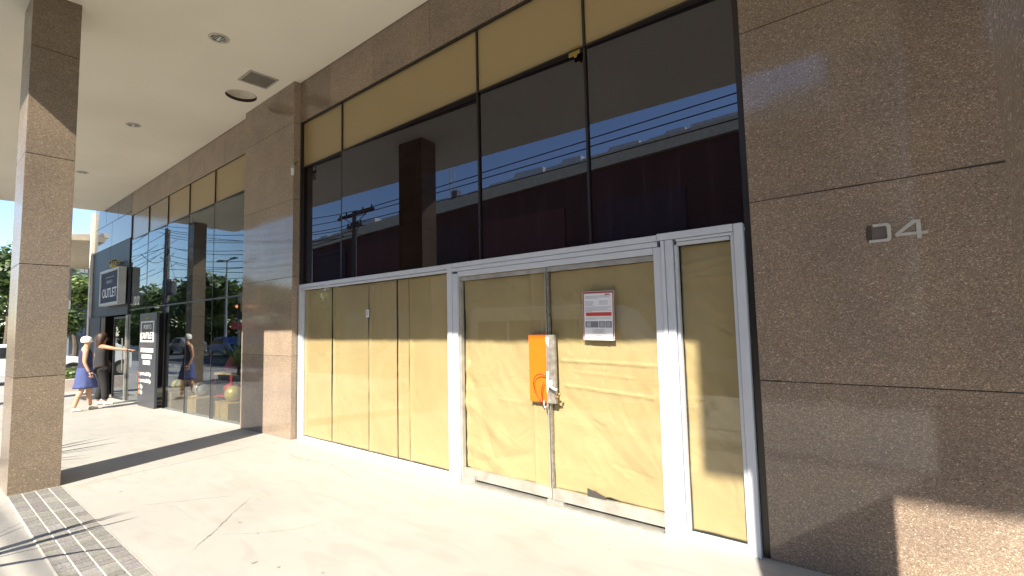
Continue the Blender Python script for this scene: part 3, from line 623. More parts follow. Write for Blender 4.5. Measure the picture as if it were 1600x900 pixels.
# totem panel
tt = empty('totem_panel', (-13.12, 3.34, gz(-13.1)), 0, 'tall dark panel lettered PORTO OUTLET standing against the glass', 'sign panel')
m = MB(); m.box(-.60, .60, 0, .05, 0, 2.06); m.build('panel_board', plain('totem_grey', (.045, .048, .058), .35), tt, bevel=.004)
m = MB(); W_, z0, z1 = .46, 1.42, 1.88
m.box(-W_, W_, -.012, -.001, z1-.03, z1); m.box(-W_, W_, -.012, -.001, z0, z0+.03); m.box(-W_, -W_+.04, -.012, -.001, z0+.03, z1-.03); m.box(W_-.04, W_, -.012, -.001, z0+.03, z1-.03); m.build('white_frame', WHITE, tt)
text('lettering', 'PORTO', .14, (0, -.004, 1.705), WHITE, tt, bold=.002, sx=1.2); text('lettering', 'OUTLET', .20, (0, -.004, 1.50), WHITE, tt, bold=.004, sx=1.15)
for cx_ in (-.09, 0, .09):
    m = MB(); m.prism([(cx_-.025, 1.93), (cx_+.025, 1.93), (cx_, 1.97+(.03 if cx_ == 0 else 0))], 'y', -.006, -.001); m.build('crown_mark', GOLD, tt)
for z, w in ((1.24, .44), (1.10, .35), (.97, .25)): m = MB(); m.box(-w, w, -.005, -.001, z-.045, z+.045); m.build('white_bar', WHITE, tt)
for z, s_ in ((.70, 'portooutletloja'), (.55, 'portooutletloja'), (.41, 'loja'), (.29, 'loja')):
    m = MB(); m.box(-.53, -.45, -.005, -.001, z-.03, z+.05); m.build('icon', plain('icon_orange', (.7, .2, .08), .5), tt)
    text('lettering', s_, .12, (-.41, -.004, z-.015), WHITE, tt, align='LEFT', bold=.002)

# store interior
m = MB(); m.quad((-18.9, 3.56, -.20), (-8.2, 3.56, -.20), (-8.2, 9, -.20), (-18.9, 9, -.20)); tag(m.build('store_floor', INFL), kind='structure')
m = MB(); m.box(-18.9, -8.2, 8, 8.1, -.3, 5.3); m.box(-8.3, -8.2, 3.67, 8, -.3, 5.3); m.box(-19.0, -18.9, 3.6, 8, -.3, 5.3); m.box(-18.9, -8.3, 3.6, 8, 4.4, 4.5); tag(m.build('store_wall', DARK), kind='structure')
m = MB(); m.box(-19.1, 9, 3.80, 12, 5.12, 6.4); tag(m.build('building_body', plain('rear_render', (.4, .36, .3), .8)), 'upper mass of the commercial building behind the soffit', 'building')
def crate(x, w, h, label):
    o = empty('wooden_crate', (x, 3.82, -.20), 0, label, 'crate', 'wooden crates behind the storefront glass')
    m = MB(); m.box(-w/2, w/2, -.18, .18, h-.02, h); m.build('crate_top', WOOD, o, bevel=.002)
    m = MB(); m.box(-w/2, -w/2+.018, -.18, .18, 0, h-.0205); m.build('crate_side', plain('plywood_edge', (.28, .17, .07), .6), o); m = MB(); m.box(w/2-.018, w/2, -.18, .18, 0, h-.0205); m.build('crate_side', plain('plywood_edge', (.28, .17, .07), .6), o)
    m = MB(); m.box(-w/2+.0185, w/2-.0185, -.175, -.16, 0, h-.0205); m.build('crate_front', WOOD, o); return o
def ball(x, r, z, mat, label):
    m = MB(); m.ball((0, 0, 0), r, n=28); o = m.build('display_ball', mat, smooth=True, loc=(x, 3.80, z+r)); tag(o, label, 'ball', 'display balls on the wooden crates')
crate(-12.70, .50, .42, 'plywood crate nearest the dark totem panel'); ball(-12.62, .13, .22, GOLD, 'gold ball on the crate nearest the totem panel')
crate(-11.28, .52, .40, 'middle plywood crate behind the storefront glass'); ball(-11.32, .14, .20, SILV, 'silver ball on the middle plywood crate')
crate(-9.80, .60, .42, 'largest plywood crate behind the glass beside the pilaster'); ball(-9.70, .145, .22, GOLD, 'gold ball on the largest plywood crate')
ch = empty('red_chair', (-11.6, 4.5, -.20), R(20), 'red wooden seated stand inside the store behind the glass', 'chair')
m = MB(); m.box(-.30, .30, -.25, .25, .78, .82); m.build('seat', WOOD, ch)
for sx, sy in ((-1, -1), (1, -1), (-1, 1), (1, 1)):
    m = MB(); m.box(sx*.26-.025, sx*.26+.025, sy*.21-.025, sy*.21+.025, 0, .779); m.build('leg', RED, ch)
m = MB(); m.box(-.235, .235, -.2, .2, .30, .34); m.ball((0, 0, .46), .18, .14, .12); m.build('red_bundle', RED, ch)
m = MB(); m.lathe([(.0, .82), (.16, .82), (.12, 1.0), (.05, 1.12), (.04, 1.15)], 16); m.build('backrest', RED, ch)
sh = empty('display_shelf', (-10.4, 6.5, -.20), 0, 'dark rack of hanging clothes deep inside the store', 'shelf')
m = MB(); m.box(-2, -1.95, -.2, .2, 0, 1.9); m.box(1.95, 2, -.2, .2, 0, 1.9); m.tube([(-1.95, 0, 1.7), (1.95, 0, 1.7)], .02); m.build('rack_frame', STEEL, sh)
random.seed(5)
for k in range(14):
    m = MB(); x = -1.7+k*.26; m.prism([(x-.09, .7), (x+.09, .7), (x+.07, 1.5), (x, 1.66), (x-.07, 1.5)], 'y', -.16, .16)
    m.build('garment', random.choice([RED, WHITE, INK, plain('blue_cloth', (.05, .08, .25), .8), plain('pink_cloth', (.5, .2, .22), .8)]), sh)

# ================================================================== PEOPLE
def skin_mesh(joints, edges, sub=2):
    """joints {name:(x,y,z,r)} -> mesh grown with Skin + Subdivision"""
    names = list(joints); idx = {n: i for i, n in enumerate(names)}
    me = bpy.data.meshes.new('skel'); me.from_pydata([joints[n][:3] for n in names], [(idx[a], idx[b]) for a, b in edges], [])
    o = bpy.data.objects.new('skel', me); COL.objects.link(o)
    o.modifiers.new('s', 'SKIN'); sv = me.skin_vertices[0].data
    for n in names:
        r = joints[n][3]; r = r if isinstance(r, tuple) else (r, r); sv[idx[n]].radius = r; sv[idx[n]].use_root = (idx[n] == 0)
    s = o.modifiers.new('u', 'SUBSURF'); s.levels = sub; s.render_levels = sub
    dg = bpy.context.evaluated_depsgraph_get(); out = bpy.data.meshes.new_from_object(o.evaluated_get(dg)); bpy.data.objects.remove(o)
    return [tuple(v.co) for v in out.vertices], [tuple(p.vertices) for p in out.polygons]
def hand(mb_, wrist, dirv, palmn, side, point=False):
    """palm and five fingers of different length; point: index finger straight, the others curled"""
    d = Vector(dirv).normalized(); n = Vector(palmn).normalized(); s = d.cross(n).normalized()*side; w = Vector(wrist)
    j = {'w': (*w, .022), 'p': (*(w+d*.045), (.036, .018)), 'k': (*(w+d*.085), (.036, .016))}
    mb_.add(*skin_mesh(j, [('w', 'p'), ('p', 'k')], 2))
    for q, (off, ln) in enumerate(((.028, .070), (.010, .078), (-.009, .072), (-.027, .056))):
        b0 = w+d*.078+s*off; cl = 0.12 if (point and q == 0) else (1.5 if point else .45)
        a1 = b0+(d*math.cos(cl*.4)+n*math.sin(cl*.4))*ln*.45; a2 = a1+(d*math.cos(cl)+n*math.sin(cl))*ln*.32; a3 = a2+(d*math.cos(cl*1.5)+n*math.sin(cl*1.5))*ln*.25
        mb_.tube([b0, a1, a2, a3], [.0095, .009, .008, .006], 8)
    b0 = w+d*.025+s*.03; mb_.tube([b0, b0+d*.028+s*.022+n*.006, b0+d*.055+s*.028+n*.012], [.012, .010, .008], 8)
SKIN = plain('fair_skin', (.52, .30, .19), .5, var=.06); SKIN2 = plain('tanned_skin', (.40, .20, .11), .5, var=.06)  # a fair and a tanned skin tone, one per person
def make_person(loc, rz, label, H, pose, skin, clothes):
    root = empty('person', loc, rz, label, 'person'); k = H/1.70
    mb_ = MB(); j = {'pelvis': (0, 0, .93, (.145, .105)), 'waist': (0, .0, 1.08, (.125, .095)), 'chest': (0, .0, 1.26, (.145, .105)), 'upper': (0, -.01, 1.38, (.10, .075)), 'neck': (0, .0, 1.46, .052), 'jaw': (0, .025, 1.52, .055), 'skull': (0, .02, 1.60, (.078, .092)), 'crown': (0, .01, 1.66, (.055, .065)),
         'nose': (0, .118, 1.575, .012)}
    e = [('pelvis', 'waist'), ('waist', 'chest'), ('chest', 'upper'), ('upper', 'neck'), ('neck', 'jaw'), ('jaw', 'skull'), ('skull', 'crown')]
    del j['nose']
    for s, nm in ((-1, 'l'), (1, 'r')):
        P = pose[nm]
        j['sh'+nm] = (s*.155, -.01, 1.385, .058); j['el'+nm] = (*P['elbow'], .040); j['wr'+nm] = (*P['wrist'], .026)
        j['hp'+nm] = (s*.085, .0, .87, .095); j['kn'+nm] = (*P['knee'], .058); j['an'+nm] = (*P['ankle'], .038)
        mid = tuple((P['knee'][i]*.62+P['ankle'][i]*.38)-(.02 if i == 1 else 0) for i in range(3)); j['cf'+nm] = (*mid, .058)
        e += [('upper', 'sh'+nm), ('sh'+nm, 'el'+nm), ('el'+nm, 'wr'+nm), ('pelvis', 'hp'+nm), ('hp'+nm, 'kn'+nm), ('kn'+nm, 'cf'+nm), ('cf'+nm, 'an'+nm)]
    mb_.add(*skin_mesh(j, e, 2))
    mb_.tube([(0, .098, 1.60), (0, .122, 1.568), (0, .100, 1.560)], [.008, .014, .008], 8)                   # nose
    for s in (-1, 1): mb_.ball((s*.080, .005, 1.585), .012, .022, .032, 10)                                     # ears
    mb_.tube([(-.024, .098, 1.530), (0, .106, 1.530), (.024, .098, 1.530)], .006, 6)                            # mouth
    for s, nm in ((-1, 'l'), (1, 'r')):
        P = pose[nm]; w = Vector(P['wrist']); el = Vector(P['elbow']); hand(mb_, w, (w-el), P.get('palm', (-s, 0, 0)), 1 if P.get('up') else s, P.get('point', False))
        a = Vector(P['ankle']); mb_.add(*skin_mesh({'h': (a.x, a.y-.045, a.z-.045, .034), 'm': (a.x, a.y+.05, a.z-.045, (.036, .030)), 't': (a.x+s*.01, a.y+.145, a.z-.06, (.042, .018))}, [('h', 'm'), ('m', 't')], 2))
    mb_.v = [(x*k, y*k, z*k) for x, y, z in mb_.v]
    mb_.build('body', skin, root, smooth=True)
    m = MB()
    for s in (-1, 1): m.ball((s*.030*k, .094*k, 1.592*k), .011*k, n=10)
    m.build('eyes', BLKP, root, smooth=True)
    for nm, mat, fn in clothes:
        c = MB(); fn(c, pose); c.v = [(x*k, y*k, z*k) for x, y, z in c.v]; c.build(nm, mat, root, smooth=True)
    return root
def rings(c, rows, n=28, seed=0, fold=0.0):
    """loft of ellipses (cx, cy, z, rx, ry) with cloth folds growing downward"""
    vs = []; fs = []
    for i, (cx, cy, z, rx, ry) in enumerate(rows):
        for q in range(n):
            a = 2*math.pi*q/n; f = 1+fold*(i/len(rows))*math.sin(a*6+seed+i*.4)+fold*.6*(i/len(rows))*math.sin(a*11+seed*2)
            vs.append((cx+rx*f*math.cos(a), cy+ry*f*math.sin(a), z))
    for i in range(len(rows)-1):
        for q in range(n): fs.append((i*n+q, i*n+(q+1) % n, (i+1)*n+(q+1) % n, (i+1)*n+q))
    c.add(vs, fs)
def dress(c, p):
    rings(c, [(0, -.005, 1.425, .085, .070), (0, -.005, 1.39, .150, .100), (0, 0, 1.34, .170, .118), (0, .0, 1.25, .172, .128), (0, .0, 1.12, .160, .124), (0, .0, .98, .172, .138), (0, .0, .92, .180, .145)], 28)
def skirt(c, p):
    rings(c, [(0, 0, .99, .172, .138), (0, 0, .90, .185, .155), (0, .01, .78, .20, .178), (0, .02, .66, .215, .205), (0, .02, .56, .23, .225), (0, .02, .52, .232, .230), (0, .02, .525, .22, .215)], 36, 1.3, .05)
def cap(c, p):
    rings(c, [(0, .015, 1.575, .092, .108), (0, .015, 1.60, .097, .113), (0, .01, 1.65, .095, .110), (0, .005, 1.69, .075, .088), (0, 0, 1.712, .035, .04), (0, 0, 1.715, .001, .001)], 24)
def shoes(c, p):
    for s, nm in ((-1, 'l'), (1, 'r')):
        a = Vector(p[nm]['ankle']); c.add(*skin_mesh({'h': (a.x, a.y-.05, a.z-.045, .044), 'm': (a.x, a.y+.05, a.z-.05, (.046, .036)), 't': (a.x+s*.01, a.y+.15, a.z-.062, (.050, .024))}, [('h', 'm'), ('m', 't')], 2))
def hair(c, p):
    rings(c, [(0, .0, 1.722, .001, .001), (0, .0, 1.715, .045, .05), (0, -.005, 1.69, .085, .095), (0, -.012, 1.63, .104, .108), (0, -.035, 1.55, .105, .090), (0, -.05, 1.47, .095, .065), (0, -.055, 1.40, .085, .055), (0, -.055, 1.34, .05, .035)], 28, 2, .05)
def top(c, p):
    rings(c, [(0, -.005, 1.40, .11, .080), (0, 0, 1.35, .168, .117), (0, .0, 1.25, .172, .127), (0, .0, 1.12, .160, .123), (0, .0, 1.0, .170, .135), (0, .0, .93, .175, .140)], 28, 0, .02)
def trousers(c, p):
    j = {'pel': (0, 0, .95, (.165, .130))}; e = []
    for s, nm in ((-1, 'l'), (1, 'r')):
        P = p[nm]; kx, ky, kz = P['knee']; ax, ay, az = P['ankle']
        j['a'+nm] = (s*.09, 0, .84, .112); j['b'+nm] = (kx, ky, kz, .088); j['c'+nm] = (ax, ay-.01, az+.03, .078); e += [('pel', 'a'+nm), ('a'+nm, 'b'+nm), ('b'+nm, 'c'+nm)]
    c.add(*skin_mesh(j, e, 2))
NAVY = plain('navy_cloth', (.028, .028, .075), .85, var=.15, sc=12); SKIRTM = plain('blue_skirt_cloth', (.055, .075, .20), .85, var=.15, sc=12)
poseA = {'l': dict(elbow=(-.20, -.02, 1.12), wrist=(-.21, .05, .88), knee=(-.09, .10, .49), ankle=(-.09, .13, .085)),
         'r': dict(elbow=(.215, -.03, 1.12), wrist=(.225, .06, .885), knee=(.09, -.04, .49), ankle=(.09, -.17, .085))}
make_person((-13.9, 2.44, gz(-13.9)), R(-6), 'woman in a white cap, dark sleeveless top and blue skirt on the pavement', 1.58, poseA, SKIN,
            [('top', NAVY, dress), ('skirt', SKIRTM, skirt), ('cap', plain('white_cap', (.74, .72, .68), .8), cap), ('shoes', plain('beige_shoes', (.62, .55, .44), .7), shoes)])
poseB = {'l': dict(elbow=(-.24, -.06, 1.16), wrist=(-.16, .10, 1.02), knee=(-.09, .04, .49), ankle=(-.09, -.02, .085)),
         'r': dict(elbow=(.34, .18, 1.33), wrist=(.50, .38, 1.30), knee=(.10, .06, .49), ankle=(.12, .08, .085), palm=(0, 0, -1), point=True, up=True)}
make_person((-14.75, 2.88, gz(-14.7)), R(2), 'dark haired person in black clothes pointing at the storefront with one bare arm', 1.66, poseB, SKIN2,
            [('top', plain('black_top_cloth', (.022, .021, .022), .85), top), ('trousers', plain('black_trouser_cloth', (.015, .014, .015), .85), trousers), ('hair', plain('dark_brown_hair', (.045, .022, .012), .55, bmp=.4), hair), ('shoes', plain('white_trainers', (.7, .7, .68), .6), shoes)])

# ================================================================== STREET (mostly seen in the glass)
def crown(rnd, c, r, n, size, flat=.75, lobes=9):
    vs = []; fs = []
    L = [(Vector((rnd.uniform(-.6, .6)*r, rnd.uniform(-.6, .6)*r, rnd.uniform(-.5, .6)*r*flat)), rnd.uniform(.32, .6)*r) for _ in range(lobes)]
    for k in range(n):
        lc, lr = rnd.choice(L); d = Vector((rnd.gauss(0, 1), rnd.gauss(0, 1), rnd.gauss(0, 1))).normalized(); p = Vector(c)+lc+d*lr*(rnd.random()**.35)*Vector((1, 1, flat)).length/1.6
        a = Vector((rnd.gauss(0, 1), rnd.gauss(0, 1), rnd.gauss(0, .6))).normalized(); b = a.cross(d+Vector((0, 0, .01))).normalized(); s = size*rnd.uniform(.6, 1.4); o = len(vs)
        vs += [tuple(p-a*s), tuple(p-b*s*.55+d*s*.1), tuple(p+a*s), tuple(p+b*s*.55-d*s*.1)]; fs.append((o, o+1, o+2, o+3))
    return vs, fs
def tree(x, y, h, r, mat, label, seed, z=-.25, n=2600, size=.22):
    rnd = random.Random(seed); o = empty('leafy_tree', (x, y, z), 0, label, 'tree', 'trees along the street')
    m = MB(); pts = [(0, 0, -.2), (rnd.uniform(-.1, .1), .05, h*.25), (rnd.uniform(-.3, .3), rnd.uniform(-.2, .2), h*.55)]; m.tube(pts, [h*.032, h*.025, h*.016], 9)
    for k in range(6):
        a = rnd.uniform(0, 6.28); t_ = Vector(pts[1]).lerp(Vector(pts[2]), rnd.uniform(.2, 1)); m.tube([t_, t_+Vector((math.cos(a)*r*.35, math.sin(a)*r*.35, h*.14)), t_+Vector((math.cos(a)*r*.65, math.sin(a)*r*.65, h*.24))], [h*.012, h*.008, h*.003], 6)
    m.build('trunk', BARK, o); m = MB(); m.add(*crown(rnd, (0, 0, h-r*.72), r, n, size)); m.build('crown', mat, o)
# trees seen mirrored
tl = [(-60, -21, 8.2, 3.9), (-68, -19, 9.4, 4.4), (-76, -22, 9.0, 4.4), (-84, -20, 8.4, 4.2), (-92, -21, 8.9, 4.4), (-101, -19, 8.4, 4.4), (-110, -22, 9.2, 4.8), (-52, -23, 7.0, 3.4), (-122, -20, 9.2, 5.0), (-45, -22, 6.0, 3.0), (-136, -21, 10, 6)]
ln = ['beside the low white house', 'tallest near the street lamp', 'with a broad crown past the lamp', 'behind the second utility pole', 'with round crown over the wires', 'left of the second pole', 'with a thick dark crown far along', 'small and low at the row end', 'far along the road', 'smallest, next to the parapet building', 'farthest along the road']
for i, (x, y, h, r) in enumerate(tl): tree(x, y, h, r, LEAF1 if i % 2 else LEAF2, 'street tree '+ln[i]+', mirrored in the storefront', 20+i, n=1800, size=.42)
# direct view behind the entrance
tree(-33, 5.35, 4.7, 1.5, LEAF2, 'bright green tree in front of the grey building beyond the entrance', 51, n=2400, size=.12)
tree(-46, 4.1, 8.5, 3.0, LEAF1, 'dark green tree at the left edge behind the granite column', 52, n=3000, size=.2)
tree(-54, 7.6, 9.3, 1.9, LEAF2, 'tree top showing over the grey balcony building', 53, n=2000, size=.2)
tree(-30, 4.35, 3.2, 1.1, LEAF1, 'small dark tree over the hedge past the two people', 54, n=1800, size=.10)
tree(-62, 6.0, 9.5, 3.6, LEAF1, 'broad dark tree closing the view far beyond the grey building', 55, n=2600, size=.26)
tree(-57, 3.6, 6.4, 2.9, LEAF2, 'low spreading tree at the far left edge behind the street', 56, n=2600, size=.2)
tree(-66, 1.5, 8.5, 3.6, LEAF1, 'dark tree far down the street at the left edge', 57, n=2400, size=.26)
rnd = random.Random(18); m = MB()
for k in range(6000):
    p = Vector((rnd.uniform(-60, -57), rnd.uniform(-1, 11), rnd.uniform(-.3, 2.3))); a = Vector((rnd.gauss(0, 1), rnd.gauss(0, 1), rnd.gauss(0, 1))).normalized(); b = a.orthogonal().normalized(); s_ = .14
    m.quad(p-a*s_, p-b*s_, p+a*s_, p+b*s_)
tag(m.build('tall_hedge', LEAF1), 'tall unclipped hedge far behind the entrance and the people', 'hedge')
# grey building with balconies beyond
bd = empty('balcony_building', (-50, 7.9, -.3), 0, 'grey apartment building with dark balconies beyond the entrance', 'building')
GREYW = plain('grey_render', (.26, .27, .30), .8)
m = MB(); m.box(-6, 0, -1.6, 8, 0, 7.3); m.build('wall', GREYW, bd)
for k in range(4):
    z = 1.6+k*1.5; f = MB(); f.box(.003, .9, -1.4, 3, z, z+.12); f = f.build('balcony', plain('balcony_slab', (.12, .12, .13), .7), bd)
    m = MB()
    for q in range(10): m.box(.86, .88, -1.38+q*.45, -1.35+q*.45, z+.12, z+.75)
    m.box(.85, .89, -1.4, 3, z+.75, z+.80); m.build('railing', BLKP, f)
    m = MB(); m.box(.002, .02, -.9, .1, z+.14, z+1.2); m.box(.002, .02, .8, 2.0, z+.14, z+1.2); m.build('window', plain('window_dark', (.03, .035, .045), .1), bd)
GREYW_ = plain('grey_post', (.3, .3, .31), .7)
# tan canopy of the next building
cn = empty('neighbour_canopy', (-24, 3.6, 0), 0, 'tan underside of the next building canopy beyond the entrance', 'canopy')
m = MB(); m.prism([(-.55, 4.45), (3, 4.7), (3, 5.15), (-.60, 4.62)], 'x', -6.0, 4.0); m.build('canopy_slab', plain('tan_soffit', (.50, .42, .31), .8), cn)
m = MB(); m.prism([(-.66, 4.62), (-.55, 4.62), (-.50, 4.78), (-.66, 4.78)], 'x', -6.0, 4.0); m.build('gutter', WHITE, cn)
m = MB(); m.box(-5.8, -5.65, .9, 1.0, -.4, 4.5); m.build('canopy_post', GREYW_, cn)
# hedge, low wall
rnd = random.Random(8); m = MB()
for k in range(2600):
    p = Vector((rnd.uniform(-24.2, -20.6), rnd.uniform(3.15, 4.9), rnd.uniform(-.2, .32))); a = Vector((rnd.gauss(0, 1), rnd.gauss(0, 1), rnd.gauss(0, 1))).normalized(); b = a.orthogonal().normalized(); s = .05
    m.quad(p-a*s, p-b*s, p+a*s, p+b*s)
tag(m.build('clipped_hedge', LEAF1), 'low dark hedge behind the planter wall past the entrance', 'hedge')
m = MB(); m.box(-20.5, -20.3, 2.2, 5.2, -.4, .14); tag(m.build('planter_wall', plain('pink_block', (.48, .40, .36), .8), bevel=.01), 'low pinkish planter wall behind the two people', 'wall')

def car(x, y, z, rz, label, body, van=False):
    o = empty('parked_car', (x, y, z), rz, label, 'van' if van else 'car')
    if van: L, Hh, prof = 5.9, 2.35, [(-2.95, .45), (2.85, .45), (2.95, .75), (2.9, 1.05), (2.45, 1.25), (1.75, 2.2), (1.3, 2.36), (-2.8, 2.40), (-2.95, 2.2)]
    else: L, Hh, prof = 4.3, 1.45, [(-2.1, .35), (2.1, .35), (2.15, .6), (2.05, .80), (1.2, .95), (.55, 1.38), (.2, 1.46), (-1.0, 1.46), (-1.7, 1.05), (-2.1, .98)]
    m = MB(); m.prism(prof, 'y', -.85, .85); m.build('car_body', body, o, bevel=.05)
    gl = plain('car_glass', (.02, .022, .026), .08)
    if van: wins = [(-2.6, -1.5), (-1.4, -.3), (-.2, .9)]; z0, z1 = 1.4, 2.0; fr = [(1.0, 1.4), (2.05, 1.4), (1.62, 2.0), (1.0, 2.0)]
    else: wins = [(-.95, -.05)]; z0, z1 = .98, 1.36; fr = [(.02, .98), (1.0, .98), (.5, 1.34), (.02, 1.36)]
    for s in (-1, 1):
        for a, b in wins: q = MB(); q.box(a, b, s*.855-.01, s*.855+.01, z0, z1); q.build('side_window', gl, o)
        q = MB(); q.prism(fr, 'y', s*.855-.01, s*.855+.01); q.build('side_window', gl, o)
        for wx in (-L*.31, L*.32):
            q = MB(); q.lathe([(.0, -.11), (.33, -.11), (.36, -.07), (.36, .07), (.33, .11), (0, .11)], 20); w = q.build('wheel', BLKP, o); w.rotation_euler = (R(90), 0, 0); w.location = (wx, s*.78, .35)
            q = MB(); q.lathe([(0, .115*(-s)), (.2, .115*(-s))], 16); h = q.build('rim', STEEL, w)
    f = prof[2][0]; q = MB(); q.box(f-.06, f+.02, -.75, -.45, .6, .78); q.build('headlight', WHITE, o); q = MB(); q.box(f-.06, f+.02, .45, .75, .6, .78); q.build('headlight', WHITE, o)
    return o
car(-26.0, 2.7, -.25, R(88), 'white car parked behind the hedge past the entrance', WHITE)
car(-7.4, -4.6, -.38, 0, 'white van parked at the kerb, mirrored faintly in the shop door', WHITE, True)
car(-13.0, -4.6, -.38, 0, 'silver car parked behind the white van at the kerb', plain('silver_body', (.5, .5, .5), .3, .3))

# low commercial building across the road
ob = empty('street_building', (0, -16, -.4), 0, 'long low building with white parapet and dark red wall across the road', 'building')
m = MB(); m.prism([(-37.3, 0), (-2.2, 0), (-2.2, 10.35), (-37.3, 8.55)], 'y', -8, 0); m.build('wall', plain('dark_red_render', (.10, .042, .035), .8, var=.2, sc=.3), ob)
m = MB(); m.prism([(-37.5, 8.56), (-2.2, 10.37), (-2.2, 11.05), (-37.5, 9.25)], 'y', -8, .25); m.build('parapet', plain('pale_parapet', (.76, .66, .48), .8), ob)
RZ = lambda x: 11.055-(-2.2-x)*.0510
m = MB(); rnd = random.Random(4); x = -37.0
while x < -5:
    w = rnd.uniform(1.2, 4.5); h = rnd.choice([.16, .26, .36, .22]); m.prism([(x, RZ(x)), (x+w, RZ(x+w)), (x+w, RZ(x+w)+h), (x+w*.5, RZ(x+w)+h-.02), (x+w*.48, RZ(x)+h*.8), (x, RZ(x)+h*.6)], 'y', -.5, .1); x += w+rnd.uniform(.0, .9)
m.build('roof_block', plain('white_roof_block', (.78, .78, .78), .7), ob)
for x, w, c in ((-36.5, 4, (.075, .05, .06)), (-31, 6, (.16, .05, .04)), (-24, 4, (.085, .045, .045)), (-19, 6, (.18, .06, .05)), (-11, 4.5, (.075, .045, .06))):
    m = MB(); m.box(x, x+w, .003, .12, 3.6, 8.2); m.build('painted_panel', plain('facade_panel', c, .7), ob)
    m = MB(); m.box(x+.3, x+w-.3, .125, .16, .1, 3.2); m.build('roller_door', plain('roller_grey', (.2, .2, .2), .5), ob)
tb = empty('stair_tower', (-.75, -16, -.4), 0, 'narrow tall stair tower at the end of the low building', 'building')
m = MB(); m.box(-1.19, 1.2, -5, .3, 0, 13.2); m.build('wall', plain('tower_render', (.22, .19, .17), .8), tb)
for z in (3, 6, 9): m = MB(); m.box(-.5, .5, .303, .34, z, z+1.2); m.build('window', plain('tower_window', (.03, .03, .04), .1), tb)
sb = empty('street_building', (2.2, -16, -.4), 0, 'brown office block right of the stair tower across the road', 'building')
m = MB(); m.box(-1.1, 22, -9, 0, 0, 10.6); m.build('wall', plain('brown_render', (.16, .11, .09), .8), sb)
m = MB(); m.box(-1.1, 22, -9, .2, 10.605, 11.0); m.build('parapet', plain('buff_parapet', (.4, .36, .3), .8), sb)
for i in range(7):
    for z in (2.5, 5.5, 8.3): m = MB(); m.box(0+i*3.1, 1.8+i*3.1, .003, .04, z, z+1.4); m.build('window', plain('block_window', (.03, .035, .045), .1), sb)
# unseen billboard added so its panel shades the right end of the shop front
bb = empty('shadow_blocker', (4.25, -3.0, -.2), 0, 'unseen billboard on two steel posts at the kerb', 'blocker')
m = MB(); m.box(-3.12, 3.0, -.08, .08, 6.57, 9.6); m.build('panel', plain('blocker_grey', (.45, .44, .42), .6), bb, bevel=.01)
for x in (-.0, 2.2): m = MB(); m.tube([(x, -.2, 0), (x, -.2, 9.2)], .11, 12); m.build('post', STEEL, bb)
# antenna mast
mm = empty('antenna_mast', (-21.9, -16.4, 9.6), 0, 'thin white antenna mast on the roof across the road', 'mast')
m = MB(); m.tube([(0, 0, 0), (0, 0, 2.9)], .045, 8); m.tube([(.35, 0, 0), (.35, 0, 2.6)], .03, 8); m.build('mast', WHITE, mm)
m = MB(); m.box(.25, .75, -.2, .2, 0, .8); m.build('cabinet', INK, mm)
# utility poles with wires
def upole(x, h, label, arms, thick=.16):
    o = empty('utility_pole', (x, -9.0, -.38), 0, label, 'utility pole', 'utility poles along the road')
    m = MB(); m.tube([(0, 0, 0), (0, 0, h)], [thick*1.25, thick*.8], 12); m.build('pole', POLE, o)
    for z, w, ya in arms:
        m = MB(); m.box(-w, w, -.06, .06, z-.07, z+.07); a = m.build('crossarm', BARK, o); a.rotation_euler = (0, 0, ya)
        m = MB()
        for q in (-.9, -.45, .45, .9): m.lathe([(.0, 0), (.05, .0), (.04, .1), (.055, .14), (.0, .2)], 8, (w*q, 0, z+.07))
        m.build('insulator', BLKP, a)
        m = MB(); m.tube([(-w*.6, 0, z), (0, 0, z-.6)], .02, 6); m.tube([(w*.6, 0, z), (0, 0, z-.6)], .02, 6); m.build('brace', BLKP, o)
    return o
upole(-22.15, 8.2, 'shorter utility pole with a wide slanting crossarm across the road', [(8.05, 1.85, R(6)), (7.4, .7, R(6))], .14)
p2 = upole(-50.9, 11.2, 'tall utility pole with stacked crossarms far along the road', [(10.9, 1.3, R(25)), (10.2, .9, R(25)), (8.9, 2.9, R(15)), (8.1, .8, R(20))], .28)
m = MB(); m.lathe([(0, 0), (.5, 0), (.55, .2), (.55, 1.2), (.45, 1.4), (0, 1.4)], 14, (.8, 0, 5.2)); m.build('transformer', plain('transformer_grey', (.05, .05, .055), .5), p2)
upole(22.0, 10.5, 'utility pole out at the right end of the road', [(10.2, 1.5, 0), (9.4, .8, 0)])
def wires(name, label, lines, n=18):
    for (a, b, sag) in lines:
        a = Vector(a); b = Vector(b); pts = [a.lerp(b, i/n)-Vector((0, 0, sag*4*(i/n)*(1-i/n))) for i in range(n+1)]
        m = MB(); m.tube(pts, .022, 5); tag(m.build(name, WIRE), label, 'wire', 'overhead wires along the road')
LBW = 'black overhead wire strung along the road between utility poles'
wires('overhead_wire', LBW, [((-22.15, -9, z), (22, -9+dy, z2), s) for z, z2, dy, s in ((7.8, 10.0, 0, .2), (7.6, 9.5, .6, .3), (7.2, 9.0, .3, .3))])
rnd = random.Random(9)
wires('overhead_wire', LBW, [((-50.9, -9+rnd.uniform(-1, 1), z*.86), (-22.15, -9+rnd.uniform(-.8, .8), z2*.9), rnd.uniform(.4, 1.4)) for z, z2 in ((12.9, 8.8), (12.6, 8.7), (12.2, 8.2), (11.8, 8.0), (10.9, 7.6), (10.6, 7.4), (9.9, 7.1), (9.5, 6.9), (9.0, 6.6), (8.4, 6.4), (7.6, 6.2))])
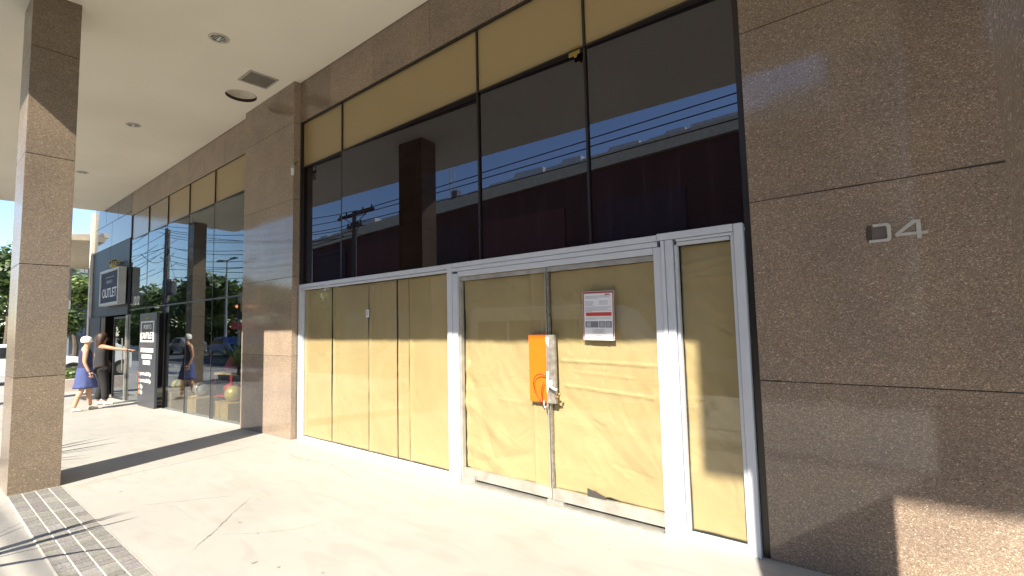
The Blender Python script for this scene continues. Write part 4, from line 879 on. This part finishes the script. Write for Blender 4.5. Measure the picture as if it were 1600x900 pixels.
wires('overhead_wire', LBW, [((-95, -9+rnd.uniform(-2, 2), z*.86+rnd.uniform(-.5, .5)), (-50.9, -9+rnd.uniform(-1, 1), z*.86), rnd.uniform(.5, 2)) for z in (12.9, 12.3, 11.6, 10.8, 10.3, 9.6, 9.1, 8.3, 7.4)])
wires('overhead_wire', 'black service wire crossing the road from the tall utility pole', [((-50.9, -9, z), (x, y, z2), .6) for z, x, y, z2 in ((10.6, -40, -20, 10), (9.2, -70, -1, 8), (8.4, -37, -3, 6.5), (9.8, -75, -18, 8.5))])
# far side planting and cars
rnd = random.Random(28); m = MB()
for k in range(9000):
    p = Vector((rnd.uniform(-112, -38.5), rnd.uniform(-18.2, -17), rnd.uniform(-.2, 2.4+.5*math.sin(k*.37)))); a = Vector((rnd.gauss(0, 1), rnd.gauss(0, 1), rnd.gauss(0, 1))).normalized(); b = a.orthogonal().normalized(); s_ = .22
    m.quad(p-a*s_, p-b*s_, p+a*s_, p+b*s_)
tag(m.build('street_hedge', LEAF1), 'long hedge across the road, mirrored low in the storefront glass', 'hedge')
car(-33.0, -10.3, -.38, R(180), 'red car parked across the road, mirrored in the storefront', plain('red_body', (.45, .03, .03), .3))
car(-41.0, -10.3, -.38, R(180), 'blue car parked across the road, left of the red one in the mirror', plain('blue_body', (.04, .08, .3), .3))
car(-49.5, -10.3, -.38, R(180), 'grey car parked across the road, farthest of the parked ones', plain('grey_body', (.25, .25, .26), .3, .3))
# street lamp and traffic light
lp = empty('street_lamp', (-50.4, -14, -.25), 0, 'double armed street lamp against the trees, mirrored in the storefront', 'street lamp')
m = MB(); m.tube([(0, 0, 0), (0, 0, 8.7)], [.13, .07], 10); m.build('pole', plain('lamp_grey', (.35, .35, .35), .6), lp)
for s in (-1, 1):
    m = MB(); m.tube([(0, 0, 8.6), (s*1.0, 0, 8.72)], .05, 8); m.build('arm', POLE, lp); m = MB(); m.box(s*1.0-.05, s*1.0+s*.9, -.15, .15, 8.66, 8.80); m.build('lamp_head', plain('lamp_dark', (.1, .1, .1), .5), lp)
tr = empty('traffic_light', (-29.4, -5.8, -.38), 0, 'traffic light with yellow sign on its arm, mirrored beside the pilaster', 'traffic light')
m = MB(); m.tube([(0, 0, 0), (0, 0, 4.2)], .07, 10); m.build('pole', STEEL, tr)
m = MB(); m.box(-.12, .12, -.12, .12, 2.6, 3.5); m.build('signal_head', BLKP, tr, bevel=.02)
m = MB(); m.ball((0, .13, 3.3), .09); lm = bpy.data.materials.new('lit_amber_lens'); lm.use_nodes = True; lm.node_tree.nodes['Principled BSDF'].inputs['Emission Color'].default_value = (1, .25, .03, 1); lm.node_tree.nodes['Principled BSDF'].inputs['Emission Strength'].default_value = 2.0; m.build('amber_lens', lm, tr)
m = MB(); m.box(.2, 1.0, .0, .03, 3.0, 4.1); m.build('sign_plate', plain('sign_yellow', (.65, .40, .08), .5), tr); m = MB(); m.box(-.9, .2, 0, .05, 2.0, 2.4); m.build('red_plate', RED, tr)

# spiky planting along the kerb edge of the pavement
def planter(x0, x1, label):
    g = gz((x0+x1)/2); o = empty('planter_box', ((x0+x1)/2, -1.1, g), 0, label, 'planter', 'low planters along the kerb'); w = (x1-x0)/2
    m = MB(); m.box(-w, w, -.45, -.37, 0, .18); m.box(-w, w, .37, .45, 0, .18); m.box(-w, -w+.08, -.37, .37, 0, .18); m.box(w-.08, w, -.37, .37, 0, .18); m.build('planter_wall', KERB, o)
    m = MB(); m.box(-w+.081, w-.081, -.369, .369, 0, .14); m.build('soil', SOIL, o)
planter(-19.5, -16.8, 'low planter under the far spiky plants past the soffit end'); planter(-9.9, -7.2, 'low planter on the street side left of the first column'); planter(-5.6, -2.6, 'low planter on the street side right of the first column')
def spiky(x, y, h, n, label, seed, r=.75, stem=.35):
    rnd = random.Random(seed); o = empty('spiky_plant', (x, y, gz(x)+.14), 0, label, 'plant', 'spiky leaved plants in the planters')
    m = MB(); m.tube([(0, 0, 0), (.02, 0, stem)], [.06, .045], 8); m.build('stem', BARK, o); m = MB()
    for k in range(n):
        a = rnd.uniform(0, 6.28); el = rnd.uniform(.15, 1.35); L = r*rnd.uniform(.75, 1.1); d = Vector((math.cos(a)*math.cos(el), math.sin(a)*math.cos(el), math.sin(el))); s = Vector((-math.sin(a), math.cos(a), 0)); b = Vector((0, 0, stem)); pr = None
        for i in range(7):
            t_ = i/6; p = b+d*L*t_*h+Vector((0, 0, -.22*L*t_*t_)); w = .022*(1-t_)**.7*(.5+1.2*min(1, t_*4))+.001
            cur = (p-s*w, p+Vector((0, 0, -.006)), p+s*w)
            if pr: m.quad(pr[0], pr[1], cur[1], cur[0]); m.quad(pr[1], pr[2], cur[2], cur[1])
            pr = cur
    m.build('leaves', LEAF3, o)
spiky(-4.75, -.78, 1.25, 20, 'spiky plant nearest the camera, its leaf shadows on the paver band', 1, .95, .45)
spiky(-5.35, -1.1, 1.1, 30, 'spiky plant at the left end of the planter by the column', 2)
spiky(-3.2, -1.15, 1.0, 30, 'spiky plant at the right end of the nearest planter', 3)
spiky(-8.35, -.85, 1.7, 30, 'tall spiky plant shading the pavement behind the column', 4, .95, .8)
spiky(-9.3, -1.1, 1.2, 30, 'shorter spiky plant left of the tall one', 5)
spiky(-17.5, -1.0, 1.5, 60, 'dense spiky plant in the far planter, right one', 6, .9)
spiky(-18.8, -1.05, 1.5, 60, 'dense spiky plant in the far planter, left one', 7, .9)
S.cycles.max_bounces = 10; S.cycles.glossy_bounces = 5; S.cycles.transparent_max_bounces = 16
